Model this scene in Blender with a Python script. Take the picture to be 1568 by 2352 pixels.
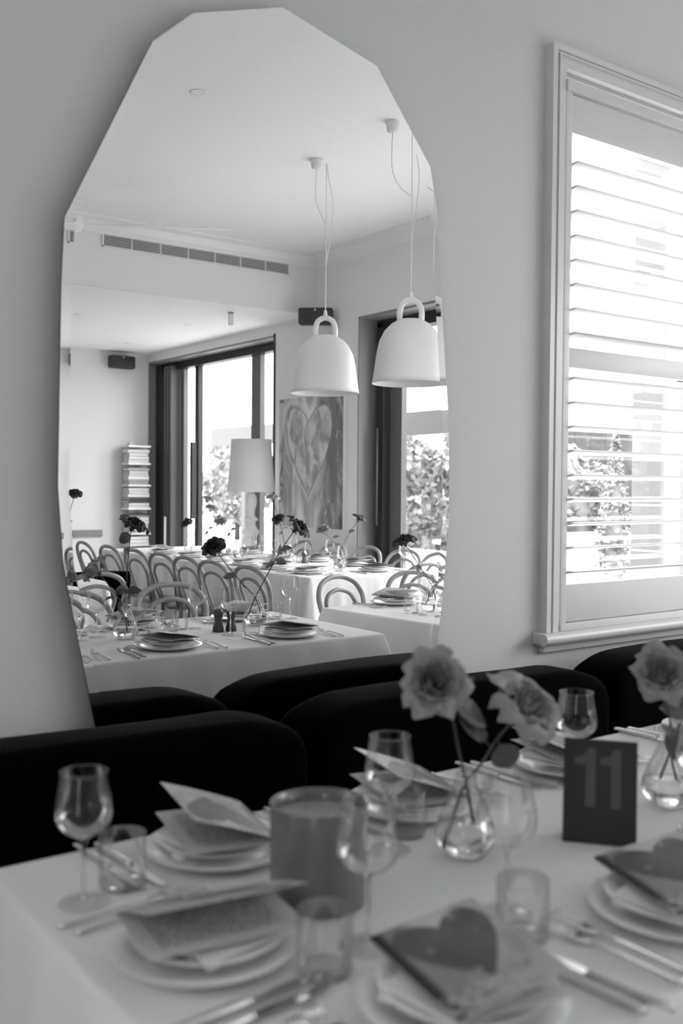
import bpy, bmesh, math, random
from mathutils import Vector, Matrix
PI = math.pi
for o in list(bpy.data.objects): bpy.data.objects.remove(o)
SC = bpy.context.scene
COL = SC.collection

# ------------------------------------------------------------------ camera
cam = bpy.data.cameras.new('camera'); camo = bpy.data.objects.new('camera', cam); COL.objects.link(camo)
YAW, PITCH, ROLL = 0.6335, -0.0262, 0.0075
F = Vector((math.sin(YAW)*math.cos(PITCH), math.cos(YAW)*math.cos(PITCH), math.sin(PITCH)))
R = Vector((math.cos(YAW), -math.sin(YAW), 0)); U = R.cross(F)
R2 = R*math.cos(ROLL) + U*math.sin(ROLL); U2 = -R*math.sin(ROLL) + U*math.cos(ROLL)
m = Matrix((R2, U2, -F)).transposed().to_4x4(); m.translation = (0, -2.363, 1.35)
camo.matrix_world = m
cam.sensor_fit = 'VERTICAL'; cam.sensor_height = 36; cam.sensor_width = 24
cam.lens = 2290/2352*36; cam.clip_start = .05; cam.clip_end = 300
cam.dof.use_dof = True; cam.dof.focus_distance = 4.6; cam.dof.aperture_fstop = 3.0
SC.camera = camo
SC.view_settings.view_transform = 'Standard'
SC.view_settings.look = 'None'
SC.view_settings.gamma = 1
SC.view_settings.use_curve_mapping = False
SC.view_settings.exposure = 0.12

# ------------------------------------------------------------------ sky and daylight
w = bpy.data.worlds.new('sky'); SC.world = w; w.use_nodes = True
bg = w.node_tree.nodes['Background']
bg.inputs[0].default_value = (1, 1, 1, 1); bg.inputs[1].default_value = 9.0
def portal(loc, rot, sx, sy):
    l = bpy.data.lights.new('portal', 'AREA'); l.shape = 'RECTANGLE'; l.size = sx; l.size_y = sy
    l.cycles.is_portal = True
    o = bpy.data.objects.new('daylight_portal', l); COL.objects.link(o); o.location = loc; o.rotation_euler = rot
portal((5.85, -2.8, 1.43), (0, PI/2, 0), 2.86, 3.8)
portal((5.85, -7.52, 1.43), (0, PI/2, 0), 2.86, 2.9)
portal((3.3, .33, 1.83), (-PI/2, 0, 0), 1.2, 1.95)
portal((-3.25, -4.7, 1.15), (0, -PI/2, 0), 2.3, .6)
portal((-2.3, .33, 1.83), (-PI/2, 0, 0), 1.2, 1.95)

# ------------------------------------------------------------------ materials
def mat(name, v, rough=.6, metal=0., spec=.5, bump=0, bscale=40, var=0, vscale=3, sheen=0, trans=0, ior=1.5, emit=0, alpha=1):
    M = bpy.data.materials.new(name); M.use_nodes = True
    nt = M.node_tree; b = nt.nodes['Principled BSDF']
    b.inputs['Base Color'].default_value = (v, v, v, 1)
    b.inputs['Roughness'].default_value = rough; b.inputs['Metallic'].default_value = metal
    b.inputs['Specular IOR Level'].default_value = spec
    if sheen: b.inputs['Sheen Weight'].default_value = sheen; b.inputs['Sheen Roughness'].default_value = .3
    if trans: b.inputs['Transmission Weight'].default_value = trans; b.inputs['IOR'].default_value = ior
    tc = nt.nodes.new('ShaderNodeTexCoord')
    if var:
        n = nt.nodes.new('ShaderNodeTexNoise'); n.inputs['Scale'].default_value = vscale; n.inputs['Detail'].default_value = 4
        nt.links.new(tc.outputs['Object'], n.inputs['Vector'])
        r = nt.nodes.new('ShaderNodeMapRange'); r.inputs[1].default_value = .3; r.inputs[2].default_value = .7
        r.inputs[3].default_value = v*(1-var); r.inputs[4].default_value = v*(1+var)
        nt.links.new(n.outputs[0], r.inputs[0]); nt.links.new(r.outputs[0], b.inputs['Base Color'])
    if bump:
        n = nt.nodes.new('ShaderNodeTexNoise'); n.inputs['Scale'].default_value = bscale; n.inputs['Detail'].default_value = 3
        nt.links.new(tc.outputs['Object'], n.inputs['Vector'])
        bp = nt.nodes.new('ShaderNodeBump'); bp.inputs['Strength'].default_value = bump; bp.inputs['Distance'].default_value = .002
        nt.links.new(n.outputs[0], bp.inputs['Height']); nt.links.new(bp.outputs[0], b.inputs['Normal'])
    return M

def glassmat(name, tint=.97, k=1.0):
    # thin-walled clear glass: passes light straight, reflects at grazing angles
    M = bpy.data.materials.new(name); M.use_nodes = True; nt = M.node_tree
    for n in list(nt.nodes): nt.nodes.remove(n)
    out = nt.nodes.new('ShaderNodeOutputMaterial'); mix = nt.nodes.new('ShaderNodeMixShader')
    t = nt.nodes.new('ShaderNodeBsdfTransparent'); g = nt.nodes.new('ShaderNodeBsdfGlossy')
    g.inputs['Roughness'].default_value = .02
    lw = nt.nodes.new('ShaderNodeLayerWeight'); lw.inputs['Blend'].default_value = .35
    mp = nt.nodes.new('ShaderNodeMapRange')
    mp.inputs[1].default_value = 0; mp.inputs[2].default_value = 1; mp.inputs[3].default_value = .012*k; mp.inputs[4].default_value = .55*k
    nt.links.new(lw.outputs['Fresnel'], mp.inputs[0]); nt.links.new(mp.outputs[0], mix.inputs[0])
    rp = nt.nodes.new('ShaderNodeValToRGB')
    rp.color_ramp.elements[0].position = .45; rp.color_ramp.elements[0].color = (tint, tint, tint, 1)
    rp.color_ramp.elements[1].position = .98; rp.color_ramp.elements[1].color = (.78, .78, .78, 1)
    nt.links.new(lw.outputs['Facing'], rp.inputs[0]); nt.links.new(rp.outputs[0], t.inputs[0])
    nt.links.new(t.outputs[0], mix.inputs[1]); nt.links.new(g.outputs[0], mix.inputs[2]); nt.links.new(mix.outputs[0], out.inputs[0])
    return M

M_wall = mat('painted_wall', .70, .8, bump=.06, bscale=120)
M_ceil = mat('painted_ceiling', .86, .85)
M_trim = mat('gloss_trim_paint', .72, .35)
M_shut = mat('shutter_paint', .74, .4)
M_floor = mat('timber_floor', .34, .45, var=.3, vscale=2)
M_velvet = mat('black_velvet', .0006, .95, spec=.03, sheen=.042, bump=.2, bscale=300)
M_cloth = mat('linen_cloth', .80, .85, spec=.2, bump=.12, bscale=500)
M_china = mat('glazed_china', .84, .25)
M_nap = mat('napkin_linen', .76, .9, bump=.15, bscale=400)
M_card = mat('card_stock', .70, .6)
M_wood = mat('bentwood', .24, .38, var=.25, vscale=9)
M_mill = mat('turned_walnut', .06, .4, var=.3, vscale=20)
M_steel = mat('cutlery_steel', .75, .14, metal=1)
M_glass = glassmat('clear_glass')
M_pane = glassmat('window_glass', .98, .5)
M_gstem = mat('glass_stem', .95, .02, trans=1, ior=1.3)
M_water = mat('water', 1, 0, trans=1, ior=1.33)
M_stem = mat('rose_stem', .05, .5, var=.3, vscale=30)
M_leaf = mat('rose_leaf', .09, .45, var=.2, vscale=30)
M_rose = mat('rose_petals', .27, .6, sheen=.1, var=.25, vscale=25)
M_rose_backlit = mat('rose_petals_backlit', .025, .6, sheen=.05, var=.25, vscale=25)  # copy of the petals with backlit shade put into the colour
M_black = mat('black_plastic', .02, .5)
M_frame = mat('bronze_frame', .10, .45)
M_framed = mat('dark_frame', .012, .5)
M_reveal = mat('grey_reveal_panel', .2, .5)
M_lampw = mat('pendant_enamel', .76, .5)
M_shade = mat('linen_shade', .70, .9, bump=.1, bscale=200)
M_backing = mat('mirror_backing', .02, .8)
M_brk = None
M_duct_shade = mat('duct_shade', .01, .9)  # shade inside the vent, as a near-black colour
M_candle = mat('candle_jar', .15, .22, spec=.7)
M_wax = mat('candle_wax', .36, .35)
M_wick = mat('wick', .5, .9)
M_sign = mat('sign_card', .024, .7)
M_signt = mat('sign_numerals', .085, .7)
M_hedge = mat('hedge_leaves', .2, .8, var=.5, vscale=1.5)
M_conifer = mat('conifer_leaves', .22, .8, var=.4, vscale=3)
M_bark = mat('weathered_timber', .05, .8, var=.5, vscale=4)
M_pav = mat('pale_paving', .5, .9)
M_render = mat('white_render', .6, .9)
M_canvas = mat('umbrella_canvas', .6, .9)
M_beam = mat('steel_beam', .055, .6)
M_bistro = mat('bistro_metal', .09, .5)
M_pages = mat('paper_blocks', .55, .8)

def mirror_mat():
    M = bpy.data.materials.new('silvered_mirror'); M.use_nodes = True; b = M.node_tree.nodes['Principled BSDF']
    b.inputs['Base Color'].default_value = (.93, .93, .93, 1); b.inputs['Metallic'].default_value = 1; b.inputs['Roughness'].default_value = 0
    return M
M_mirror = mirror_mat()

class NB:
    """tiny node-maths builder"""
    def __init__(s, name):
        s.M = bpy.data.materials.new(name); s.M.use_nodes = True; s.nt = s.M.node_tree
        s.b = s.nt.nodes['Principled BSDF']; tc = s.nt.nodes.new('ShaderNodeTexCoord')
        s.uv = tc.outputs['UV']; s.ob = tc.outputs['Object']
        sp = s.nt.nodes.new('ShaderNodeSeparateXYZ'); s.nt.links.new(s.uv, sp.inputs[0]); s.x, s.y = sp.outputs[0], sp.outputs[1]
    def m(s, op, a, b=0., c=0.):
        n = s.nt.nodes.new('ShaderNodeMath'); n.operation = op
        for i, v in enumerate((a, b, c)):
            if isinstance(v, (int, float)): n.inputs[i].default_value = v
            else: s.nt.links.new(v, n.inputs[i])
        return n.outputs[0]
    def noise(s, scale, detail=4, dist=0, vec=None, sx=1, sy=1):
        mp = s.nt.nodes.new('ShaderNodeMapping'); mp.inputs['Scale'].default_value = (sx, sy, 1)
        s.nt.links.new(vec or s.uv, mp.inputs[0])
        n = s.nt.nodes.new('ShaderNodeTexNoise'); n.inputs['Scale'].default_value = scale
        n.inputs['Detail'].default_value = detail; n.inputs['Distortion'].default_value = dist
        s.nt.links.new(mp.outputs[0], n.inputs['Vector']); return n.outputs[0]
    def ramp(s, a, lo, hi, x0, x1):
        n = s.nt.nodes.new('ShaderNodeMapRange'); n.interpolation_type = 'SMOOTHSTEP'
        s.nt.links.new(a, n.inputs[0])
        for i, v in zip((1, 2, 3, 4), (lo, hi, x0, x1)): n.inputs[i].default_value = v
        return n.outputs[0]
    def mix(s, f, a, b):
        return s.m('ADD', s.m('MULTIPLY', s.m('SUBTRACT', 1., f), a), s.m('MULTIPLY', f, b))
    def done(s, v, rough=.6):
        s.nt.links.new(v, s.b.inputs['Base Color']); s.b.inputs['Roughness'].default_value = rough; return s.M

def heart_field(n, cx, cy, sx, sy):
    x = n.m('MULTIPLY', n.m('SUBTRACT', n.x, cx), 1/sx); y = n.m('MULTIPLY', n.m('SUBTRACT', n.y, cy), 1/sy)
    ax = n.m('ABSOLUTE', x)
    yy = n.m('SUBTRACT', y, n.m('MULTIPLY', n.m('POWER', ax, .75), .95))
    return n.m('ADD', n.m('MULTIPLY', x, x), n.m('MULTIPLY', yy, yy))

def painting_mat():
    n = NB('heart_painting')
    wob = n.m('MULTIPLY', n.m('SUBTRACT', n.noise(4, 3, .5), .5), .22)
    f = n.m('ADD', heart_field(n, .48, .52, .36, .28), wob)
    wide = n.m('ADD', f, n.m('MULTIPLY', n.ramp(n.y, .55, .1, 0, 1), -.3))
    base = n.ramp(n.noise(2.2, 6, 1.2, sx=2.2, sy=.8), .32, .68, .26, .72)
    side = n.m('MULTIPLY', n.ramp(n.x, .50, .80, .0, .33), n.ramp(n.y, .0, .2, 1.1, 1))
    bgd = n.m('MAXIMUM', n.m('SUBTRACT', base, side), .16)
    hin = n.ramp(n.noise(5, 6, 1.0, sx=1.8, sy=1), .3, .7, .28, .68)
    v = n.mix(n.ramp(f, .92, 1.05, 1, 0), bgd, hin)
    line = n.m('MULTIPLY', n.ramp(f, .90, .98, 0, 1), n.ramp(f, 1.0, 1.08, 1, 0))
    v = n.mix(n.m('MULTIPLY', line, .55), v, .16)
    halo = n.m('MULTIPLY', n.m('MULTIPLY', n.ramp(f, 1.1, 1.2, 0, 1), n.ramp(f, 1.3, 1.6, 1, 0)), n.ramp(n.x, .65, .5, 0, 1))
    v = n.mix(n.m('MULTIPLY', halo, .5), v, .68)
    sp = n.ramp(n.noise(6, 5, 2.0, sx=1.2, sy=.7), .64, .70, 0, 1)
    v = n.mix(n.m('MULTIPLY', sp, .6), v, .75)
    edge = n.m('MAXIMUM', n.ramp(n.x, .12, .04, 0, 1), n.ramp(n.x, .86, .95, 0, 1))
    dk = n.m('MULTIPLY', n.ramp(n.noise(4.3, 5, 2, sx=2, sy=.6), .36, .48, 1, 0), edge)
    v = n.mix(n.m('MULTIPLY', dk, .85), v, .04)
    return n.done(v, .5)
def cover_mat():
    n = NB('menu_cover_print')
    wob = n.m('MULTIPLY', n.m('SUBTRACT', n.noise(3, 1), .5), .15)
    f = n.m('ADD', heart_field(n, .50, .50, .40, .30), wob)
    nz = n.noise(3.5, 3, .8)
    bgd = n.m('ADD', n.ramp(n.x, .15, .8, .26, .38), n.m('MULTIPLY', n.m('SUBTRACT', nz, .5), .35))
    top = n.m('MULTIPLY', n.m('MULTIPLY', n.ramp(n.x, .25, .38, 0, 1), n.ramp(n.x, .62, .8, 1, .35)), n.ramp(n.y, .70, .86, 0, 1))
    bgd = n.mix(top, bgd, .55)
    bgd = n.m('MULTIPLY', n.m('MAXIMUM', bgd, .02), n.ramp(n.x, .06, .13, .03, 1))
    hin = n.m('ADD', .085, n.m('MULTIPLY', n.m('SUBTRACT', n.noise(3, 2, .4), .5), .12))
    hin = n.mix(n.ramp(n.noise(5, 1), .66, .72, 0, .6), hin, .4)
    v = n.mix(n.ramp(f, .92, 1.02, 1, 0), bgd, hin)
    v = n.m('MULTIPLY', v, n.m('SUBTRACT', 1., n.m('MULTIPLY', n.m('MULTIPLY', n.ramp(f, .9, .98, 0, 1), n.ramp(f, 1.0, 1.08, 1, 0)), .6)))
    low = n.m('MULTIPLY', n.ramp(n.y, .26, .14, 0, 1), n.ramp(n.noise(14, 3), .42, .56, 0, 1))
    v = n.mix(low, v, .42)
    v = n.m('MULTIPLY', v, n.m('SUBTRACT', 1., n.m('MULTIPLY', n.m('MULTIPLY', n.ramp(n.y, .26, .14, 0, 1), n.ramp(n.noise(6, 2), .35, .42, 1, 0)), .9)))
    return n.done(v, .5)
def text_mat():
    n = NB('menu_print')
    rows = n.ramp(n.m('SINE', n.m('MULTIPLY', n.y, 2*PI*26)), .1, .5, 0, 1)
    words = n.ramp(n.noise(1, 3, 0, sx=26, sy=26), .42, .5, 0, 1)
    inx = n.m('MULTIPLY', n.ramp(n.x, .14, .16, 0, 1), n.ramp(n.x, .84, .86, 1, 0))
    iny = n.m('MULTIPLY', n.ramp(n.y, .1, .12, 0, 1), n.ramp(n.y, .88, .9, 1, 0))
    f = n.m('MULTIPLY', n.m('MULTIPLY', rows, words), n.m('MULTIPLY', inx, iny))
    return n.done(n.mix(f, .6, .05), .6)
M_paint = painting_mat(); M_cover = cover_mat(); M_text = text_mat()

def brick_mat():
    n = NB('painted_brick'); nt = n.nt
    mp = nt.nodes.new('ShaderNodeMapping'); mp.inputs['Rotation'].default_value = (PI/2, 0, PI/2)
    nt.links.new(n.ob, mp.inputs[0])
    br = nt.nodes.new('ShaderNodeTexBrick'); nt.links.new(mp.outputs[0], br.inputs['Vector'])
    br.inputs['Scale'].default_value = 1; br.inputs['Brick Width'].default_value = .23; br.inputs['Row Height'].default_value = .086
    br.inputs['Mortar Size'].default_value = .006
    br.inputs['Color1'].default_value = (.12, .12, .12, 1); br.inputs['Color2'].default_value = (.19, .19, .19, 1); br.inputs['Mortar'].default_value = (.3, .3, .3, 1)
    nt.links.new(br.outputs[0], n.b.inputs['Base Color']); n.b.inputs['Roughness'].default_value = .9
    return n.M
M_brk = brick_mat()

# ------------------------------------------------------------------ mesh helpers
class MB:
    def __init__(s): s.bm = bmesh.new()
    def box(s, x0, x1, y0, y1, z0, z1, bev=0, T=None):
        vs = [s.bm.verts.new((x, y, z)) for x in (x0, x1) for y in (y0, y1) for z in (z0, z1)]
        fs = []
        for idx in ((0,1,3,2),(4,6,7,5),(0,4,5,1),(2,3,7,6),(0,2,6,4),(1,5,7,3)):
            fs.append(s.bm.faces.new([vs[i] for i in idx]))
        if bev:
            es = list({e for f in fs for e in f.edges})
            r = bmesh.ops.bevel(s.bm, geom=es, offset=bev, segments=3, affect='EDGES', profile=.5)
            vs = list({v for f in r['faces'] for v in f.verts} | {v for v in vs if v.is_valid})
        if T is not None: bmesh.ops.transform(s.bm, matrix=T, verts=[v for v in vs if v.is_valid])
        return s
    def lathe(s, prof, n=32, c=(0, 0, 0), T=None, arc=None):
        rings = []; new = []
        for r, z in prof:
            if r < 1e-5:
                v = s.bm.verts.new((c[0], c[1], c[2]+z)); rings.append([v]); new.append(v)
            else:
                ring = [s.bm.verts.new((c[0]+r*math.cos(2*PI*i/n), c[1]+r*math.sin(2*PI*i/n), c[2]+z)) for i in range(n)]
                rings.append(ring); new += ring
        for a, b in zip(rings, rings[1:]):
            for i in range(n):
                j = (i+1) % n
                if len(a) == 1 and len(b) == 1: continue
                if len(a) == 1: s.bm.faces.new((a[0], b[j], b[i]))
                elif len(b) == 1: s.bm.faces.new((a[i], a[j], b[0]))
                else: s.bm.faces.new((a[i], a[j], b[j], b[i]))
        if T is not None: bmesh.ops.transform(s.bm, matrix=T, verts=new)
        return s
    def tube(s, pts, r, n=10, smooth=4, closed=False):
        P = [Vector(p) for p in pts]
        if smooth > 1: P = catmull(P, smooth, closed)
        N = len(P); rr = r if callable(r) else (lambda t: r)
        rings = []; up = None
        for i, p in enumerate(P):
            if closed: d = P[(i+1) % N]-P[i-1]
            else: d = P[min(i+1, N-1)]-P[max(i-1, 0)]
            if d.length < 1e-9: d = Vector((0, 0, 1))
            d.normalize()
            if up is None:
                up = Vector((0, 0, 1)) if abs(d.z) < .9 else Vector((1, 0, 0))
            a = (up - d*up.dot(d)).normalized(); b = d.cross(a); up = a
            q = rr(i/(N-1))
            rings.append([s.bm.verts.new(p + (a*math.cos(2*PI*k/n)+b*math.sin(2*PI*k/n))*q) for k in range(n)])
        M_ = N if closed else N-1
        for i in range(M_):
            A, B = rings[i], rings[(i+1) % N]
            off = 0
            if closed and i == N-1:
                off = min(range(n), key=lambda k: (A[0].co-B[k].co).length)
            for k in range(n):
                s.bm.faces.new((A[k], A[(k+1) % n], B[(k+1+off) % n], B[(k+off) % n]))
        if not closed:
            s.bm.faces.new(rings[0][::-1]); s.bm.faces.new(rings[-1])
        return s
    def poly(s, pts, d):  # flat polygon extruded by vector d
        a = [s.bm.verts.new(p) for p in pts]; b = [s.bm.verts.new(Vector(p)+Vector(d)) for p in pts]
        s.bm.faces.new(a); s.bm.faces.new(b[::-1])
        for i in range(len(a)):
            j = (i+1) % len(a); s.bm.faces.new((a[i], b[i], b[j], a[j]))
        return s
    def ico(s, c, r, sub=1, jit=0, rnd=random):
        q = bmesh.ops.create_icosphere(s.bm, subdivisions=sub, radius=1)
        for v in q['verts']:
            k = 1 + (rnd.uniform(-jit, jit) if jit else 0)
            v.co = Vector((v.co.x*r[0]*k+c[0], v.co.y*r[1]*k+c[1], v.co.z*r[2]*k+c[2]))
        return s
    def build(s, name, m, parent=None, smooth=True, sub=0, uv=None, recalc=True, auto=None):
        if recalc: bmesh.ops.recalc_face_normals(s.bm, faces=s.bm.faces)
        me = bpy.data.meshes.new(name)
        if uv:
            L = s.bm.loops.layers.uv.new('UVMap')
            for f in s.bm.faces:
                for lp in f.loops: lp[L].uv = uv(lp.vert.co)
        s.bm.to_mesh(me); s.bm.free()
        for p in me.polygons: p.use_smooth = smooth
        for q in (m if isinstance(m, list) else [m]): me.materials.append(q)
        if smooth and auto is not None: me.set_sharp_from_angle(angle=math.radians(auto))
        o = bpy.data.objects.new(name, me); COL.objects.link(o)
        if parent is not None: o.parent = parent
        if sub:
            q = o.modifiers.new('sub', 'SUBSURF'); q.levels = sub; q.render_levels = sub
        return o
def catmull(P, k, closed=False):
    N = len(P); out = []
    for i in range(N if closed else N-1):
        p0 = P[(i-1) % N] if closed or i > 0 else P[0]*2-P[1]
        p1 = P[i]; p2 = P[(i+1) % N]
        p3 = P[(i+2) % N] if closed or i+2 < N else P[-1]*2-P[-2]
        for j in range(k):
            t = j/k
            out.append(.5*((2*p1)+(p2-p0)*t+(2*p0-5*p1+4*p2-p3)*t*t+(-p0+3*p1-3*p2+p3)*t**3))
    if not closed: out.append(P[-1].copy())
    return out
def tag(o, label=None, cat=None, group=None, kind=None):
    if label: o['label'] = label
    if cat: o['category'] = cat
    if group: o['group'] = group
    if kind: o['kind'] = kind
    return o
def thing(name, label, cat, loc=(0, 0, 0), rz=0, group=None):
    o = bpy.data.objects.new(name, None); COL.objects.link(o); o.location = loc; o.rotation_euler = (0, 0, rz)
    o.empty_display_size = .05
    return tag(o, label, cat, group)
def struct(o): o['kind'] = 'structure'; return o
def dup(root, loc, rz, label=None, group=None):
    def cp(o, par):
        c = o.copy(); COL.objects.link(c)
        if par is not None: c.parent = par
        for ch in list(KIDS.get(o.name, [])) : cp(ch, c)
        return c
    r = cp(root, None); r.location = loc
    r.rotation_euler = rz if isinstance(rz, tuple) else (0, 0, rz)
    if label: r['label'] = label
    if group: r['group'] = group
    return r
KIDS = {}
def register(root):
    def walk(o):
        ch = [c for c in bpy.data.objects if c.parent == o]
        KIDS[o.name] = ch
        for c in ch: walk(c)
    walk(root); return root
class Proto:
    """first placement uses the prototype itself, later ones are copies"""
    def __init__(s, root): s.root = register(root); s.used = False
    def place(s, loc, rz, label, group=None):
        if not s.used:
            s.used = True; o = s.root; o.location = loc
            o.rotation_euler = rz if isinstance(rz, tuple) else (0, 0, rz)
            o['label'] = label
            if group: o['group'] = group
            return o
        return dup(s.root, loc, rz, label, group)

# ------------------------------------------------------------------ room shell
WY = .045          # plane of the mirror wall
WX = 5.36          # plane of the right-hand wall
def wall(name, boxes, m=M_wall):
    b = MB()
    for q in boxes: b.box(*q)
    return struct(b.build(name, m, smooth=False))
WINX0, WINX1, WINZ0, WINZ1 = 2.70, 3.92, .868, 2.80
wall('wall_front', [(-3.3, -2.90, WY, WY+.28, 0, 3.5), (-1.70, WINX0, WY, WY+.28, 0, 3.5), (-2.90, -1.70, WY, WY+.28, 0, WINZ0), (-2.90, -1.70, WY, WY+.28, WINZ1, 3.5), (WINX1, 5.86, WY, WY+.28, 0, 3.5),  # leftmost opening is added out of view to let in more daylight
                    (WINX0, WINX1, WY, WY+.28, 0, WINZ0), (WINX0, WINX1, WY, WY+.28, WINZ1, 3.5)])
wall('wall_right', [(WX, 5.86, -.9, WY, 0, 3.5), (WX, 5.86, -6.08, -4.70, 0, 3.5), (WX, 5.86, -9.3, -8.96, 0, 3.5),
                    (WX, 5.86, -4.70, -.9, 2.845, 3.5), (WX, 5.86, -8.96, -6.08, 2.845, 3.5)])
wall('wall_left', [(-3.3, -3.0, -9.3, -5.0, 0, 3.5), (-3.3, -3.0, -4.4, WY, 0, 3.5), (-3.3, -3.0, -5.0, -4.4, 2.3, 3.5)])  # gap is an added unseen opening, brightens the right wall
wall('wall_back', [(-3.3, WX, -9.3, -9.0, 0, 3.5)])
wall('wall_bulkhead', [(-3.0, WX, -5.39, -5.35, 2.95, 3.5)])
struct(MB().box(-3.3, 5.86, -9.3, WY+.28, -.2, 0).build('floor', M_floor, smooth=False))
cl = MB().box(-3.3, 5.86, -5.60, WY+.28, 3.5, 3.7).box(-3.0, WX, -9.0, -5.39, 2.95, 3.499)
struct(cl.build('ceiling', M_ceil, smooth=False))
# crown moulding along right wall and bulkhead
def crown(name, pts, inward):
    b = MB(); prof = [(0, -.13), (.012, -.125), (.02, -.085), (.05, -.035), (.085, -.012), (.09, 0), (0, 0)]
    a, c = Vector(pts[0]), Vector(pts[1]); iv = Vector(inward)
    rows = []
    for p in (a, c):
        rows.append([b.bm.verts.new(p+iv*u+Vector((0, 0, v))) for u, v in prof])
    for i in range(len(prof)-1): b.bm.faces.new((rows[0][i], rows[0][i+1], rows[1][i+1], rows[1][i]))
    return struct(b.build(name, M_trim, smooth=False))
crown('trim_1', [(WX, -5.35, 3.5), (WX, WY, 3.5)], (-1, 0, 0))
crown('trim_2', [(-3, -5.35, 3.5), (WX, -5.35, 3.5)], (0, 1, 0))
crown('trim_3', [(-3, WY, 3.5), (WX, WY, 3.5)], (0, -1, 0))

# ------------------------------------------------------------------ shuttered window in the mirror wall
win = thing('window_1', 'white window casing with open plantation shutters above the banquette', 'window'); struct(win)
b = MB()
def casing(x0, x1, z0, z1, y0, y1, wd):
    # three-sided moulding, legs stand on the sill
    b.box(x0, x0+wd, y0, y1, z0, z1)
    b.box(x1-wd, x1, y0, y1, z0, z1)
    b.box(x0+wd, x1-wd, y0, y1, z1-wd, z1, .0)
casing(2.631, 3.99, .842, 2.885, .006, WY, .022)
casing(2.653, 3.968, .842, 2.863, .012, WY, .008)
casing(2.661, 3.960, .842, 2.855, .003, WY, .007)
casing(2.668, 3.953, .842, 2.848, .012, WY, .036)
b.build('window_casing', M_trim, win, smooth=True, auto=30)
b = MB()
b.tube([(2.596, -.012, .822), (4.024, -.012, .822)], .020, 16, 1)
b.box(2.60, 4.02, -.012, WY, .802, .842, .003)
b.box(2.622, 4.0, .006, WY, .792, .804, .002); b.box(2.632, 3.99, .018, WY, .770, .794, .003)
b.build('window_sill', M_trim, win, auto=30)
# shutter frame and panels
b = MB(); fy0, fy1 = .010, .055
b.box(2.704, 2.736, fy0, fy1, .868, 2.775, .002); b.box(3.86, 3.90, fy0, fy1, .868, 2.775, .002)
b.box(2.704, 3.90, .004, fy1, 2.735, 2.775, .002)
b.box(2.704, 3.90, .006, fy1, .842, .868, .002)
b.build('shutter_frame', M_shut, win, auto=30)
b = MB()
for x0, x1 in ((2.712, 2.740), (3.855, 3.885)): b.box(x0, x1, .014, .044, .872, 2.728, .0015)
b.box(2.712, 3.885, .014, .044, 2.598, 2.728, .0015)
b.box(2.712, 3.885, .014, .044, 1.776, 1.846, .0015)
b.box(2.712, 3.885, .014, .044, .872, 1.004, .0015)
SHP = b.build('shutter_panel', M_shut, win, auto=30)
def louvre():
    b = MB(); n = 14; L0, L1 = 2.7425, 3.8525; pts = []
    for i in range(n):
        a = 2*PI*i/n; u = .0445*math.cos(a); v = .0052*math.sin(a); t = math.radians(-8)
        pts.append((0, .029+u*math.cos(t)-v*math.sin(t), u*math.sin(t)+v*math.cos(t)))
    b.poly([(L0, p[1], p[2]) for p in pts], (L1-L0, 0, 0))
    return b
lz = [2.486, 2.403, 2.318, 2.232, 2.147, 2.062, 1.976, 1.891, 1.733, 1.647, 1.562, 1.476, 1.390, 1.305, 1.219, 1.133, 1.046]
l0 = louvre().build('louvre', M_shut, SHP, auto=40); l0.location.z = lz[0]
for z in lz[1:]:
    c = l0.copy(); COL.objects.link(c); c.parent = SHP; c.location.z = z
b = MB()  # timber sash beyond the shutters
for x0, x1 in ((2.70, 2.735), (3.63, 3.67), (3.88, 3.92)): b.box(x0, x1, .20, .25, .868, 2.80)
for z0, z1 in ((.868, .93), (1.80, 1.84), (2.75, 2.80)): b.box(2.70, 3.92, .20, .25, z0, z1)
b.build('sash_frame', M_shut, win, smooth=False)
MB().box(2.73, 3.89, .222, .226, .92, 2.76).build('window_pane', M_pane, win, smooth=False)

w2 = thing('added_light_window', 'unseen window added further left along the banquette wall to brighten the room', 'window'); struct(w2)  # added out of view as an extra daylight source
b = MB()
for x0, x1 in ((-2.90, -2.86), (-2.32, -2.28), (-1.74, -1.70)): b.box(x0, x1, .20, .25, .868, 2.80)
for z0, z1 in ((.868, .93), (2.75, 2.80)): b.box(-2.90, -1.70, .20, .25, z0, z1)
b.build('sash_frame', M_shut, w2, smooth=False)
# ------------------------------------------------------------------ frameless faceted mirror
mp = [(1.127, 2.479), (1.243, 2.583), (1.52, 2.677), (1.853, 2.60), (2.067, 2.345), (2.095, 2.227), (2.129, 1.842),
      (2.158, 1.514), (2.160, 1.236), (2.138, 1.011), (2.105, .76), (1.98, .60), (1.10, .58), (.985, .70), (.894, 1.147), (.88, 1.343), (.888, 1.834), (.896, 1.996)]
def inset(poly, d):
    out = []; n = len(poly)
    for i in range(n):
        p0, p1, p2 = Vector(poly[i-1]), Vector(poly[i]), Vector(poly[(i+1) % n])
        e1 = (p1-p0).normalized(); e2 = (p2-p1).normalized()
        n1 = Vector((e1.y, -e1.x)); n2 = Vector((e2.y, -e2.x))  # inward for clockwise polygon
        q = (n1+n2).normalized(); k = d/max(.3, q.dot(n1)); out.append(tuple(p1+q*k))
    return out
mir = thing('wall_mirror', 'tall many-sided mirror hanging on the wall above the black banquette', 'mirror', (0, 0, 0))
inn = inset(mp, .026)
b = MB(); b.bm.faces.new([b.bm.verts.new((x, 0, z)) for x, z in inn])
bmesh.ops.triangulate(b.bm, faces=b.bm.faces)
b.build('mirror_face', M_mirror, mir, smooth=False, recalc=False)
b = MB(); n = len(mp)
vi = [b.bm.verts.new((x, 0, z)) for x, z in inn]
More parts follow.
